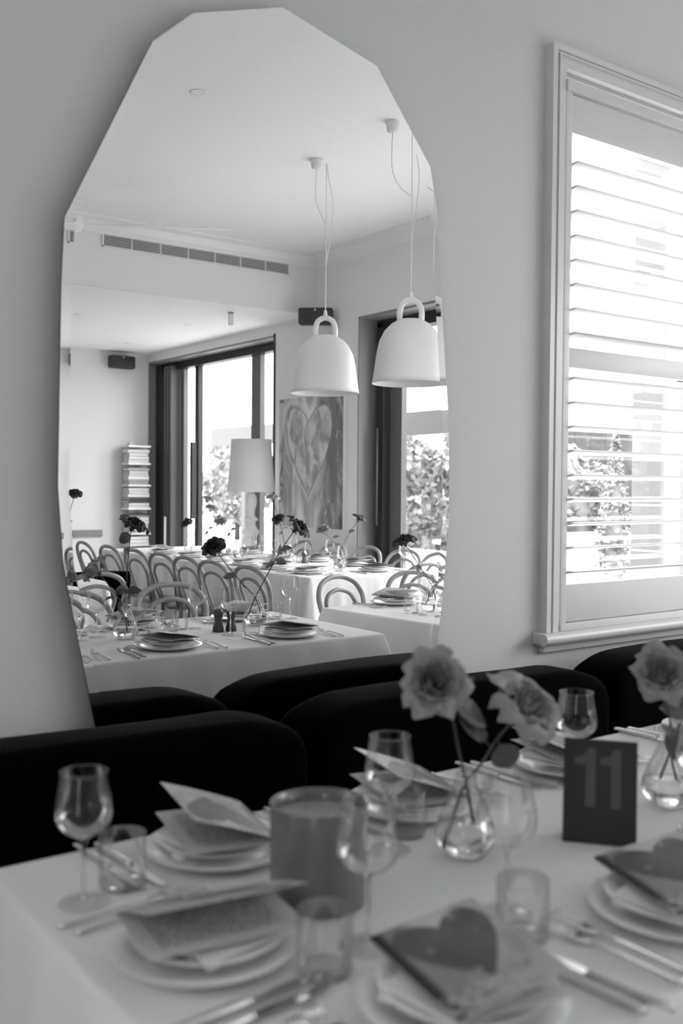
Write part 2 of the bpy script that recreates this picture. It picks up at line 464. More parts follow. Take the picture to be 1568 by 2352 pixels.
for i in range(n):
    j = (i+1) % n
    o1 = b.bm.verts.new((mp[i][0], -.0006, mp[i][1])); o2 = b.bm.verts.new((mp[j][0], -.0006, mp[j][1]))
    b.bm.faces.new((vi[i], vi[j], o2, o1))
b.build('bevelled_edge', M_mirror, mir, smooth=False, recalc=False)
b = MB(); b.poly([(x, .0008, z) for x, z in inset(mp, .0005)], (0, .006, 0)).build('backing_board', M_backing, mir, smooth=False)
b = MB(); b.poly([(x, .0069, z) for x, z in inset(mp, .12)], (0, WY-.0069-.001, 0)).build('hanging_batten', M_backing, mir, smooth=False)

# ------------------------------------------------------------------ banquette
def cushion(name, x0, x1, y0, y1, z0, z1, r, label, grp, drop=.055, cat='cushion'):
    b = MB(); n = 40; L_ = x1-x0; rings = []
    ym, hy = (y0+y1)/2, (y1-y0)/2
    for i in range(n+1):
        q = i/n; q = .5-.5*math.cos(PI*q); x = x0+L_*q
        d_ = min(x-x0, x1-x); e = max(0, 1-d_/.05); k = math.sqrt(max(0.02, 1-e*e)) if d_ < .05 else 1.0
        sh = max(0, 1-d_/.19)**1.9*drop
        zt = z1-sh-.035*(1-k); hh_ = hy-.04*(1-k); rr_ = min(r, hh_*.95); ring = []
        for cx_, cz_, a0 in ((ym+hh_-rr_, zt-rr_, 0), (ym-hh_+rr_, zt-rr_, 90), (ym-hh_+rr_, z0+rr_, 180), (ym+hh_-rr_, z0+rr_, 270)):
            for m_ in range(7):
                a = math.radians(a0+15*m_); ring.append(b.bm.verts.new((x, cx_+rr_*math.cos(a), cz_+rr_*math.sin(a)+(.006*math.sin(5*x+cx_*9) if a0 < 180 else 0))))
        rings.append(ring)
    for A, B in zip(rings, rings[1:]):
        for k in range(len(A)): b.bm.faces.new((A[k], A[(k+1) % len(A)], B[(k+1) % len(A)], B[k]))
    b.bm.faces.new(rings[0]); b.bm.faces.new(rings[-1][::-1])
    o = b.build(name, M_velvet, smooth=True, auto=60)
    tag(o, label, cat, grp); return o
bcs = [(-1.25, .30, 'black velvet back cushion at the far left beyond the table end'), (.31, 1.435, 'black velvet back cushion below the left edge of the mirror'),
       (1.44, 2.62, 'black velvet back cushion between the mirror and the roses'), (2.625, 3.70, 'black velvet back cushion under the window sill'),
       (3.705, 5.20, 'black velvet back cushion at the right under the window end')]
for x0, x1, lb in bcs:
    cushion('back_cushion', x0, x1, -.30, -.075, .36, .775 if x0 < 2.6 else .785, .055, lb, 'banquette back cushions')
bq = thing('banquette', 'long black velvet banquette running along the mirror wall', 'banquette', (0, 0, 0))
so = cushion('seat', -1.25, 5.2, -.66, -.302, .30, .47, .04, None, None, 0, None); so.parent = bq
MB().box(-1.25, 5.2, -.60, .040, 0, .297).build('plinth', M_black, bq, smooth=False)

# ------------------------------------------------------------------ tables and cloths
TZ = .75
def table_cloth(cx, cy, sx, sy, rz, seed, lab_c, lab_t):
    t = thing('dining_table', lab_t, 'table', (cx, cy, 0), rz, 'dining tables under cloths')
    MB().box(-sx/2+.012, sx/2-.012, -sy/2+.012, sy/2-.012, .712, .744, .003).build('tabletop', M_wood, t, smooth=False)
    for a in (-1, 1):
        for c in (-1, 1):
            MB().box(a*(sx/2-.10)-.025, a*(sx/2-.10)+.025, c*(sy/2-.10)-.025, c*(sy/2-.10)+.025, 0, .712).build('leg', M_wood, t, smooth=False)
    rnd = random.Random(seed); b = MB()
    # perimeter samples
    per = []; N = 26
    hx, hy = sx/2, sy/2; r = .012
    def side(p0, p1, nrm, k):
        for i in range(k):
            q = i/k; per.append((Vector(p0).lerp(Vector(p1), q), Vector(nrm), q))
    kx, ky = max(24, int(sx*48)), max(24, int(sy*48))
    cs = 8
    def corner(cxy, a0):
        for i in range(cs):
            a = a0+PI/2*i/cs; per.append((Vector((cxy[0], cxy[1], 0)), Vector((math.cos(a), math.sin(a), 0)), None))
    side((-hx+r, -hy+r, 0), (hx-r, -hy+r, 0), (0, -1, 0), kx); corner((hx-r, -hy+r), -PI/2)
    side((hx-r, -hy+r, 0), (hx-r, hy-r, 0), (1, 0, 0), ky); corner((hx-r, hy-r), 0)
    side((hx-r, hy-r, 0), (-hx+r, hy-r, 0), (0, 1, 0), kx); corner((-hx+r, hy-r), PI/2)
    side((-hx+r, hy-r, 0), (-hx+r, -hy+r, 0), (-1, 0, 0), ky); corner((-hx+r, -hy+r), PI)
    ph = [rnd.uniform(0, 6.28) for _ in range(8)]
    rows = [(0, 0)]
    for a in (30, 60, 90): rows.append((r*math.sin(math.radians(a)), -r*(1-math.cos(math.radians(a)))))
    depths = [.03, .07, .12, .18, .25, .33, .42, .52, .62]
    rings = []; L = len(per)
    for (o_, dz) in rows:
        rings.append([b.bm.verts.new((p.x+n_.x*o_, p.y+n_.y*o_, TZ+dz)) for p, n_, q in per])
    s = 0; acc = []
    for i in range(L):
        acc.append(s); s += (per[(i+1) % L][0]-per[i][0]).length + (.02 if per[i][2] is None else 0)
    for d in depths:
        ring = []; g = (d/.62)**.65
        for i, (p, n_, q) in enumerate(per):
            u = acc[i]/s*2*PI; nn = int(s/.17)
            w_ = math.sin(nn*u+ph[0]+1.1*math.sin(3*u+ph[1]))*.5+.5
            w2 = math.sin((nn*2+1)*u+ph[2])*.5+.5
            if q is None: cf = 1.0
            else:
                dd = min(q, 1-q)*(sx if abs(n_.y) > .5 else sy); cf = math.exp(-(dd/.09)**2)
            off = r + g*(.012+(.045 if seed == 3 else .022)*w_**2+.008*w2)*(1-.3*cf) + cf*g*.075*(1 if q is None else math.cos(dd/.035))
            off = max(off, r*.9)
            ring.append(b.bm.verts.new((p.x+n_.x*off, p.y+n_.y*off, TZ-r-d)))
        rings.append(ring)
    for A, B in zip(rings, rings[1:]):
        for i in range(L): b.bm.faces.new((A[i], A[(i+1) % L], B[(i+1) % L], B[i]))
    b.bm.faces.new(rings[0])
    o = b.build('tablecloth', M_cloth, smooth=True, recalc=True); o.location = (cx, cy, 0); o.rotation_euler = (0, 0, rz)
    tag(o, lab_c, 'tablecloth', 'white tablecloths')
    return o
table_cloth(1.505, -1.2325, 2.09, .865, 0, 3, 'white linen cloth on the long front table holding the number card', 'long dining table hidden under the front white cloth')
table_cloth(3.45, -1.33, 1.20, .74, -.10, 5, 'white cloth on the small table next along the banquette, seen in the mirror', 'small dining table under the white cloth next along the banquette')
table_cloth(4.17, -4.66, 1.02, 3.40, 0, 7, 'white cloth on the long second-row table seen in the mirror', 'long second-row dining table under its white cloth')
table_cloth(1.86, -3.80, 1.24, .70, 0, 9, 'white cloth on the table at the left edge of the mirror', 'dining table under the white cloth at the mirror left edge')

# ------------------------------------------------------------------ tableware prototypes
def plate_prof(R_, h=.017):
    return [(0, .004), (R_*.60, .004), (R_*.68, .006), (R_*.80, h*.75), (R_*.97, h), (R_, h-.001), (R_*.985, h-.004), (R_*.80, h*.75-.005), (R_*.66, .0005), (R_*.62, 0), (0, 0)]
def mk_plate(R_, name, cat, cor):
    o = thing(name, '', cat)
    MB().lathe([(r, z) for r, z in plate_prof(R_)], 56).build('plate_body', M_china, o, auto=60)
    return o
P_big = Proto(tag(MB().lathe(plate_prof(.122), 56).build('dinner_plate', M_china, auto=70), 'x', 'plate'))
P_small = Proto(tag(MB().lathe(plate_prof(.100), 56).build('side_plate', M_china, auto=70), 'x', 'plate'))
def mk_napkin():
    b = MB(); nx, ny = 14, 10; rnd = random.Random(4)
    def layer(z0, sx, sy, ox, oy, ang, wav):
        vs = []
        for i in range(nx+1):
            row = []
            for j in range(ny+1):
                u, v = i/nx*2-1, j/ny*2-1
                z = z0 + wav*math.sin(3.1*u+ang*5)*math.cos(2.3*v+ang) + .004*(1-u*u)
                x, y = u*sx, v*sy
                row.append((x*math.cos(ang)-y*math.sin(ang)+ox, x*math.sin(ang)+y*math.cos(ang)+oy, z))
            vs.append(row)
        th = .0035
        T_ = [[b.bm.verts.new((x, y, z+th)) for x, y, z in row] for row in vs]
        B_ = [[b.bm.verts.new((x, y, z)) for x, y, z in row] for row in vs]
        for i in range(nx):
            for j in range(ny):
                b.bm.faces.new((T_[i][j], T_[i+1][j], T_[i+1][j+1], T_[i][j+1])); b.bm.faces.new((B_[i][j], B_[i][j+1], B_[i+1][j+1], B_[i+1][j]))
        for i in range(nx):
            b.bm.faces.new((T_[i][0], B_[i][0], B_[i+1][0], T_[i+1][0])); b.bm.faces.new((T_[i][ny], T_[i+1][ny], B_[i+1][ny], B_[i][ny]))
        for j in range(ny):
            b.bm.faces.new((T_[0][j], T_[0][j+1], B_[0][j+1], B_[0][j])); b.bm.faces.new((T_[nx][j], B_[nx][j], B_[nx][j+1], T_[nx][j+1]))
    layer(.003, .085, .060, 0, 0, .10, .0008)
    layer(.0095, .083, .057, .004, .002, .02, .0016)
    return b.build('napkin', M_nap, smooth=True, auto=50)
P_nap = Proto(tag(mk_napkin(), 'x', 'napkin'))
def mk_menu(op):
    # folded A5 card; spine along the diner's left, cover lifted by op radians
    t = thing('menu_card', 'x', 'menu')
    W_, H_ = .148, .21
    def panel(ang0, curl, z0, name, m, top):
        b = MB(); n = 12; rows = []
        x, z = -W_/2, z0; a = ang0
        pts = [(x, z)]
        for i in range(n):
            a = ang0+curl*(i/n); x += W_/n*math.cos(a); z += W_/n*math.sin(a); pts.append((x, z))
        UV = {}
        th = .0007
        A = [[b.bm.verts.new((px, y, pz+th)) for y in (-H_/2, 0, H_/2)] for px, pz in pts]
        B = [[b.bm.verts.new((px, y, pz)) for y in (-H_/2, 0, H_/2)] for px, pz in pts]
        for i in range(n):
            for j in range(2):
                f1 = b.bm.faces.new((A[i][j], A[i+1][j], A[i+1][j+1], A[i][j+1])); f2 = b.bm.faces.new((B[i][j], B[i][j+1], B[i+1][j+1], B[i+1][j]))
                f1.material_index = 0 if top else 1; f2.material_index = 1 if top else 2
            f = b.bm.faces.new((A[i][0], B[i][0], B[i+1][0], A[i+1][0])); f.material_index = 2
            f = b.bm.faces.new((A[i][2], A[i+1][2], B[i+1][2], B[i][2])); f.material_index = 2
        f = b.bm.faces.new((A[n][0], B[n][0], B[n][1], A[n][1])); f.material_index = 2
        f = b.bm.faces.new((A[n][1], B[n][1], B[n][2], A[n][2])); f.material_index = 2
        return b.build(name, [M_cover, M_text, M_card], t, smooth=False, uv=lambda c: (c.x/W_+.5, c.y/H_+.5))
    panel(.02, .04, .001, 'inside_page', M_text, False)
    panel(op, -.10, .003, 'cover', M_cover, True)
    return t
P_menu = Proto(mk_menu(.26)); P_menuflat = Proto(mk_menu(.05)); P_menuhi = Proto(mk_menu(.42))
def mk_wine():
    t = thing('wine_glass', 'x', 'wine glass')
    MB().lathe([(.0045, .095), (.013, .0975), (.027, .105), (.0370, .1155), (.0413, .127), (.0412, .139), (.0385, .158), (.0355, .174), (.0335, .190)], 40).build('bowl', M_glass, t, recalc=True)
    MB().lathe([(.0335, .190), (.0330, .1908), (.0325, .190)], 40).build('rim', M_gstem, t)
    MB().lathe([(0, .010), (.0045, .008), (.0033, .014), (.0028, .04), (.0028, .075), (.004, .090), (.0075, .0955), (0, .097)], 16).build('stem', M_gstem, t)
    MB().lathe([(.0035, .009), (.008, .005), (.02, .0026), (.0355, .0016), (.0365, .0010), (.0355, .0004)], 40).build('foot', M_glass, t)
    return t
P_wine = Proto(mk_wine())
def mk_tumbler():
    t = thing('water_tumbler', 'x', 'tumbler')
    MB().lathe([(.0325, .006), (.0345, .009), (.0350, .080), (.0343, .0806), (.0337, .080)], 40).build('wall', M_glass, t)
    MB().lathe([(0, .0105), (.028, .010), (.0325, .0075), (.034, .004), (.032, .0008), (0, .0004)], 40).build('base', M_glass, t)
    return t
P_tumb = Proto(mk_tumbler())
def mk_knife():
    t = thing('table_knife', 'x', 'knife')
    b = MB(); b.tube([(0, -.115, .005), (0, -.10, .0055), (0, -.02, .005), (0, .0, .0045)], lambda q: .0045+.0015*math.sin(q*PI*.8), 10, 3)
    b.build('handle', M_steel, t)
    MB().poly([(-.0075, 0, .003), (.0075, 0, .003), (.009, .05, .003), (.008, .09, .003), (.002, .115, .003), (-.006, .10, .003), (-.0075, .05, .003)], (0, 0, .0016)).build('blade', M_steel, t, smooth=False)
    return t
def mk_fork():
    t = thing('table_fork', 'x', 'fork')
    MB().tube([(0, -.105, .004), (0, -.07, .0055), (0, 0, .008), (0, .03, .0065)], lambda q: .0045-.0022*q, 10, 3).build('handle', M_steel, t)
    b = MB(); b.poly([(-.004, .028, .005), (.004, .028, .005), (.011, .045, .004), (.011, .062, .005), (-.011, .062, .005), (-.011, .045, .004)], (0, 0, .0015))
    for k in (-1.5, -.5, .5, 1.5): b.tube([(k*.0063, .060, .006), (k*.0063, .085, .0065), (k*.006, .105, .011)], .0014, 6, 2)
    b.build('tines', M_steel, t)
    return t
P_knife = Proto(mk_knife()); P_fork = Proto(mk_fork())
def mk_mill(hgt):
    t = thing('pepper_mill', 'x', 'mill'); k = hgt/.10
    MB().lathe([(0, 0), (.022, 0), (.0235, .004*k), (.022, .014*k), (.0225, .018*k), (.019, .032*k), (.0145, .046*k), (.0165, .060*k), (.019, .066*k), (.0185, .068*k), (0, .068*k)], 28).build('mill_body', M_mill, t, auto=50)
    MB().lathe([(0, .069*k), (.018, .069*k), (.020, .074*k), (.021, .084*k), (.018, .094*k), (.010, .099*k), (0, .1*k)], 28).build('mill_head', M_mill, t, auto=50)
    return t
P_mill = Proto(mk_mill(.095))
def mk_vase():
    t = thing('bud_vase', 'x', 'vase')
    prof = [(0, .003), (.030, .002), (.034, .004), (.047, .022), (.0505, .034), (.047, .052), (.036, .080), (.024, .106), (.0175, .124), (.0165, .132)]
    MB().lathe(prof, 44).build('vase_glass', M_glass, t)
    MB().lathe([(0, .006), (.029, .006), (.0325, .008), (.0455, .024), (.0488, .034), (.0475, .046), (.0462, .050), (0, .050)], 44).build('water', M_water, t)
    MB().lathe([(.0165, .131), (.0185, .134), (.0165, .1365), (.0150, .134), (.0165, .131)], 32).build('lip', M_gstem, t)
    return t
P_vase = Proto(mk_vase())

def seat(cx, cy, deg, where, menu='m', cut=True, wine=None, tumb=None, menurot=-13, nap=True, big='white dinner plate', z=TZ):
    a = math.radians(deg)
    def L(x, y): return (cx+x*math.cos(a)-y*math.sin(a), cy+x*math.sin(a)+y*math.cos(a))
    P_big.place((cx, cy, z+.0005), a, 'large white plate '+where, 'dinner plates')
    P_small.place((*L(.004, .003), z+.0155), a, 'smaller upper plate '+where, 'side plates')
    if nap: P_nap.place((*L(0, -.005), z+.0225), a+.12, 'folded white napkin '+where, 'folded napkins')
    if menu:
        P = {'m': P_menu, 'f': P_menuflat, 'h': P_menuhi}[menu]
        P.place((*L(.01, .004), z+.041), (0, math.radians(2), a+math.radians(menurot)), 'menu card '+where, 'menu cards')
    if cut:
        for k, x in enumerate((-.175, -.145)):
            P_fork.place((*L(x, -.025+.012*k), z+.0005), a+math.radians(4), ('outer' if k == 0 else 'inner')+' steel fork '+where, 'forks')
        for k, x in enumerate((.148, .178)):
            P_knife.place((*L(x, -.02-.015*k), z+.0005), a+math.radians(5), ('inner' if k == 0 else 'outer')+' steel knife '+where, 'knives')
def wine(x, y, where, z=TZ): P_wine.place((x, y, z+.0002), x*7, 'stemmed wine glass '+where, 'wine glasses')
def tumb(x, y, where, z=TZ): P_tumb.place((x, y, z+.0002), x*5, 'short clear tumbler '+where, 'water tumblers')

# front table, seen directly and again in the mirror
seat(.612, -1.240, -90, 'at the left end of the front table', 'h', menurot=-8)
seat(.800, -.945, 180, 'between left wine glass and candle, banquette side', 'h', menurot=-12)
seat(1.200, -.955, 180, 'behind the candle on the banquette side', 'h', menurot=-14)
seat(1.650, -.945, 180, 'behind the number card on the banquette side', 'm')
seat(2.180, -.945, 180, 'at the far right of the banquette side', 'm')
seat(.785, -1.535, 0, 'at the bottom edge of the photo', 'm', menurot=-12)
seat(1.205, -1.525, 0, 'at the lower right edge of the photo', 'm', menurot=-20)
seat(1.760, -1.510, 0, 'on the chair side, third from the left end', 'm')
seat(2.260, -1.490, 0, 'on the chair side, last before the far end', 'm')
wine(.542, -1.010, 'at the left, dark seat behind it')
wine(.791, -1.350, 'in front of the candle')
wine(1.030, -1.100, 'just right of the candle, behind the vase')
wine(1.010, -1.385, 'between vase and number card')
wine(1.560, -1.040, 'behind the number card')
wine(1.535, -1.340, 'beside the second vase on the front table')
wine(1.975, -1.340, 'behind the pepper mills')
wine(1.998, -1.100, 'in front of the pepper mills, mirror side')
wine(2.470, -1.385, 'at the far end of the front table')
tumb(.612, -.985, 'right of the left stemmed glass')
tumb(.705, -1.375, 'in front of the candle jar')
tumb(1.100, -1.060, 'beside the first vase')
tumb(.975, -1.450, 'above the flat menu card')
tumb(1.600, -1.075, 'beside the second vase')
tumb(1.905, -1.362, 'behind the pepper mills')
tumb(1.845, -1.330, 'second behind the pepper mills')
tumb(2.060, -1.045, 'in front of the third vase')
tumb(2.400, -1.409, 'near the far end of the front table')
P_mill.place((2.000, -1.205, TZ+.0005), 0, 'dark turned wooden pepper mill, left one beside the third vase', 'mills')
P_mill.place((2.055, -1.195, TZ+.0005), 0, 'dark turned wooden mill, right one beside the third vase', 'mills')

# ------------------------------------------------------------------ candle
c = thing('candle', 'large grey glass jar candle with several wicks on the front table', 'candle', (.822, -1.195, TZ+.0005))
MB().lathe([(0, 0), (.062, 0), (.068, .003), (.0705, .010), (.0712, .140), (.0708, .1435), (.0690, .144), (.0675, .1425), (.0670, .113), (0, .113)], 64).build('jar', M_candle, c, auto=60)
MB().lathe([(0, .1215), (.03, .122), (.064, .1225), (.0665, .124), (.0665, .1135), (0, .1135)], 64).build('wax', M_wax, c, auto=60)
for k in range(3):
    x, y = .028*math.cos(k*2.09+.5), .028*math.sin(k*2.09+.5)
    MB().tube([(x, y, .1225), (x+.001, y, .129), (x+.003, y+.001, .134)], .0014, 8, 2).build('wick', M_wick, c)
# ------------------------------------------------------------------ number card
sg = thing('table_number_card', 'dark folded table card reading 11 standing on the front table', 'sign', (1.334, -1.284, TZ+.0005), math.radians(-52))
sw, sh = .121, .1735
T1 = Matrix.Rotation(math.radians(-8), 4, 'X'); T2 = Matrix.Translation((0, .048, 0)) @ Matrix.Rotation(math.radians(8), 4, 'X')
b = MB(); b.box(-sw/2, sw/2, 0, .0012, 0, sh, 0, T1); b.build('front_panel', M_sign, sg, smooth=False)
b = MB(); b.box(-sw/2, sw/2, -.0012, 0, 0, sh, 0, T2); b.build('back_panel', M_sign, sg, smooth=False)
for k, x0 in enumerate((-.030, .012)):
    b = MB()
    g = [(.012, .061), (.028, .061), (.028, .158), (.016, .158), (.013, .150), (.006, .144), (-.006, .142), (-.006, .131), (.012, .131)]
    b.poly([(x0+x-.006, -.0004, z) for x, z in g], (0, .0004, 0))
    bmesh.ops.transform(b.bm, matrix=T1, verts=b.bm.verts)
    o = b.build('numeral', M_signt, sg, smooth=False); o['label'] = 'grey numeral 1'

# ------------------------------------------------------------------ roses
def bloom(seed, R_, cup=.78):
    rnd = random.Random(seed); b = MB()
    layers = [(3, .0), (4, .13), (4, .30), (5, .48), (5, .68), (5, .90)]
    for n_, f in layers:
        th0 = rnd.uniform(0, 6.28)
        for k in range(n_):
            th = th0+2*PI*k/n_+rnd.uniform(-.15, .15); W_ = (1.25 if f < .25 else .98)*rnd.uniform(.85, 1.12)
            op = f*rnd.uniform(.82, 1.16); nu, nv = 9, 8; g = []
            ph = rnd.uniform(0, 6.28); rl = rnd.uniform(-.18, .16); tip = rnd.uniform(-.25, .05); curl = rnd.uniform(.05, .75)*f
            for j in range(nv+1):
                v = j/nv; row = []
                ri = R_*.20*math.sin(min(v*2.2, 1.7)); zi = R_*(.85*v)
                ro = R_*(v**.72)*1.0; zo = R_*(cup*math.sin(v*1.75)-(.28+.3*curl)*v**3)
                r0 = ri*(1-op)+ro*op; z0 = zi*(1-op)+zo*op
                wv = W_*math.sin(PI*min(.5, .14+v*.46))*(1-.0*v)
                if v > .6: wv *= math.sqrt(max(0.08, 1-((v-.6)/.43)**2.6))
                for i in range(nu+1):
                    u = i/nu*2-1
                    r_ = r0*(1-.10*u*u*(1-f)) + R_*.09*f*math.sin(3.3*u+ph)*v + R_*rl*f*v
                    z_ = z0 + R_*.10*math.sin(4.5*u+ph*1.7)*v*v - R_*.05*u*u*v + (R_*tip*math.exp(-(u/.35)**2)*v**6)*(f*.9)
                    aa = th+u*wv*(.75 if f > .5 else .9)
                    row.append(b.bm.verts.new((r_*math.cos(aa), r_*math.sin(aa), z_)))
                g.append(row)
            for j in range(nv):
                for i in range(nu): b.bm.faces.new((g[j][i], g[j][i+1], g[j+1][i+1], g[j+1][i]))
    return b
def leafmesh(L_, W_, fold=.25):
    b = MB(); n = 10; rows = []
    for i in range(n+1):
        t = i/n; w_ = W_*math.sin(PI*min(1, t**.8))**.8 if 0 < t < 1 else .0004
        x = L_*t; zz = -.18*L_*t*t
        rows.append([b.bm.verts.new((x, s*w_, zz+abs(s)*w_*fold)) for s in (-1, -.5, 0, .5, 1)])
    for a, c_ in zip(rows, rows[1:]):
        for k in range(4): b.bm.faces.new((a[k], a[k+1], c_[k+1], c_[k]))
    return b
BL = {}
def rose(label, stem, head_dir, R_, m=None, seed=1, leaves=(), grp='cut roses', bare=False):
    """stem: list of points ending at the flower base"""
    t = thing('rose', label, 'flower', stem[0], 0, grp); o0 = Vector(stem[0])
    P = [Vector(p)-o0 for p in stem]
    MB().tube(P, lambda q: .0026-.0007*q, 8, 4).build('stem', M_stem, t)
    m = m or M_rose
    key = (seed, m.name)
    d = Vector(head_dir).normalized(); q = Vector((0, 0, 1)).rotation_difference(d)
    if key not in BL:
        bo = bloom(seed, 1.0).build('petals', m, t, recalc=False); BL[key] = bo.data
    else:
        bo = bpy.data.objects.new('petals', BL[key]); COL.objects.link(bo); bo.parent = t
    bo.location = P[-1]; bo.rotation_mode = 'QUATERNION'; bo.rotation_quaternion = q; bo.scale = (R_,)*3
    cx_ = MB(); cx_.ico((0, 0, 0), (.008, .008, .009), 2)
    for k in range(5):
        a = k*2*PI/5; cx_.tube([(.004*math.cos(a), .004*math.sin(a), 0), (.014*math.cos(a), .014*math.sin(a), .002), (.024*math.cos(a), .024*math.sin(a), -.006)], lambda q_: .0025*(1-q_)+.0004, 6, 2)
    co = cx_.build('sepals', M_leaf, t); co.location = P[-1]; co.rotation_mode = 'QUATERNION'; co.rotation_quaternion = q
    for lp, ld, ll, lw in leaves:
        lp = Vector(lp)-o0; ld = Vector(ld).normalized()
        b = leafmesh(ll, lw)
        # petiole back to the stem
        near = min(catmull(P, 6), key=lambda s_: (s_-lp).length)
        nz_ = Vector((-.35+.5*math.sin(lp.x*90), -.8, .45+.3*math.sin(lp.z*70))); nz_ = (nz_-ld*nz_.dot(ld)).normalized(); ny_ = nz_.cross(ld)
        bmesh.ops.transform(b.bm, matrix=Matrix.Translation(lp) @ Matrix((ld, ny_, nz_)).transposed().to_4x4(), verts=b.bm.verts)
        if (near-lp).length > .004: b.tube([near, (near+lp)/2+Vector((0, 0, .002)), lp+ld*.004], .0009, 5, 2)
        b.build('leaf', M_leaf, t, recalc=False)
    return t
def vase(x, y, lab, z=TZ): P_vase.place((x, y, z+.0005), 0, lab, 'bud vases'); return (x, y, z)

vase(1.115, -1.190, 'clear pear-shaped bud vase between the candle and the number card')
rose('pale grey open rose facing the camera in the first vase',
     [(1.142, -1.185, .785), (1.117, -1.190, .868), (1.098, -1.190, .93), (1.082, -1.19, .986), (1.046, -1.186, 1.034)], (-.50, -.72, .45), .064, M_rose, 1,
     leaves=[((1.090, -1.188, .998), (.85, -.25, -.40), .075, .026), ((1.088, -1.19, 1.005), (.75, -.2, .75), .055, .009), ((1.095, -1.19, .985), (.55, -.4, -.60), .062, .022)])
rose('rose with swept-back petals right of the pale one in the first vase',
     [(1.063, -1.195, .776), (1.110, -1.190, .862), (1.150, -1.190, .895), (1.185, -1.190, .93), (1.228, -1.192, .962)], (.06, -.60, .62), .072, M_rose, 6,
     leaves=[((1.192, -1.19, .922), (.45, -.1, -.85), .054, .026), ((1.155, -1.192, .93), (-.2, -.1, .9), .03, .008)])
vase(1.605, -1.225, 'clear pear-shaped bud vase right of the number card')
rose('grey rose leaning left from the second vase at the right edge',
     [(1.600, -1.205, .786), (1.603, -1.232, .868), (1.570, -1.250, .93), (1.514, -1.264, 1.005)], (-.45, -.55, .5), .066, M_rose, 3,
     leaves=[((1.590, -1.24, .905), (.1, -.2, -.95), .066, .020), ((1.57, -1.25, .912), (-.6, -.5, -.1), .04, .018), ((1.585, -1.24, .925), (.6, .2, .5), .04, .018)])
rose('tall backlit rose rising from the second vase on a long stem',
     [(1.622, -1.235, .786), (1.608, -1.228, .868), (1.622, -1.26, .95), (1.650, -1.295, 1.10), (1.668, -1.315, 1.17)], (.25, .35, .7), .062, M_rose_backlit, 4,
     leaves=[((1.620, -1.255, .935), (-.8, .2, .15), .060, .020), ((1.620, -1.255, .93), (.85, .1, .12), .060, .020), ((1.618, -1.25, .91), (0, -.1, -.6), .034, .015), ((1.650, -1.30, 1.12), (-.5, .1, .55), .058, .026), ((1.650, -1.295, 1.10), (-.3, .1, -.4), .045, .020)])
vase(2.215, -1.270, 'clear bud vase with crossed rose stems, third on the front table')
rose('backlit rose leaning left from the third vase',
     [(2.245, -1.268, .786), (2.217, -1.270, .868), (2.13, -1.275, .96), (2.03, -1.28, 1.075)], (-.6, .25, .6), .060, M_rose_backlit, 3,
     leaves=[((2.12, -1.277, .965), (-.9, 0, .1), .065, .018), ((2.16, -1.275, .94), (.3, -.1, -.7), .03, .012)])
rose('backlit rose leaning right from the third vase',
     [(2.180, -1.272, .79), (2.214, -1.270, .868), (2.29, -1.278, .98), (2.36, -1.28, 1.08), (2.418, -1.28, 1.150)], (.5, .5, .65), .068, M_rose_backlit, 5,
     leaves=[((2.318, -1.28, 1.01), (-.85, .1, -.1), .06, .02), ((2.36, -1.28, 1.05), (-.4, 0, .8), .05, .02), ((2.35, -1.28, 1.07), (.9, 0, .2), .055, .018), ((2.33, -1.28, 1.03), (.8, 0, -.35), .05, .018)])
# ------------------------------------------------------------------ small table along the banquette
seat(3.215, -1.555, -6, 'on the small table along the banquette', 'm')
seat(3.50, -1.08, 174, 'on the banquette side of the small table', 'm')
seat(3.73, -1.60, -6, 'at the right chair of the small table', 'm', cut=False)
wine(3.065, -1.142, 'at the left of the small table along the banquette')
wine(3.40, -1.33, 'at the middle of the small table')
tumb(3.06, -1.24, 'at the left of the small table')
tumb(3.14, -1.06, 'behind the stemmed glass on the small table')
vase(3.185, -1.235, 'clear bud vase on the small table along the banquette')
rose('backlit rose leaning left from the vase on the small table',
     [(3.21, -1.23, .79), (3.187, -1.235, .868), (3.150, -1.29, .97), (3.110, -1.345, 1.065)], (-.4, .1, .8), .060, M_rose_backlit, 1, leaves=[((3.155, -1.29, .965), (-.5, .2, -.55), .055, .022)])
rose('short rose leaning right from the vase on the small table',
     [(3.16, -1.24, .79), (3.187, -1.235, .868), (3.25, -1.2, .93), (3.31, -1.17, .99)], (.5, .3, .7), .045, M_rose_backlit, 2)

# ------------------------------------------------------------------ second row table
wl = ['first', 'second', 'third', 'fourth', 'fifth', 'sixth', 'seventh']
for i, y in enumerate((-3.25, -3.68, -4.10, -4.54, -5.00, -5.50)):
    seat(3.85, y, -90, 'of the second-row table, chair-row side, %s from front' % wl[i], 'm' if i % 2 else 'f', cut=(i < 2), menurot=-10-4*i)
    wine(4.04+.02*(i % 2), y+.13, 'on the second-row table, chair-row side, %s from front' % wl[i])
    tumb(4.12, y-.03, 'on the second-row table, chair-row side, %s from front' % wl[i])
for i, y in enumerate((-3.60, -4.10, -4.62, -5.14)):
    seat(4.52, y, 90, 'of the second-row table, wall side, %s from front' % wl[i], 'm', cut=False)
    wine(4.38, y-.14, 'of the second-row table, wall side, %s from front' % wl[i])
    tumb(4.34, y+.02, 'of the second-row table, wall side, %s from front' % wl[i])
seat(4.34, -3.14, 180, 'at the near end of the second-row table', 'm')
wine(4.62, -3.16, 'at the near right corner of the second-row table')
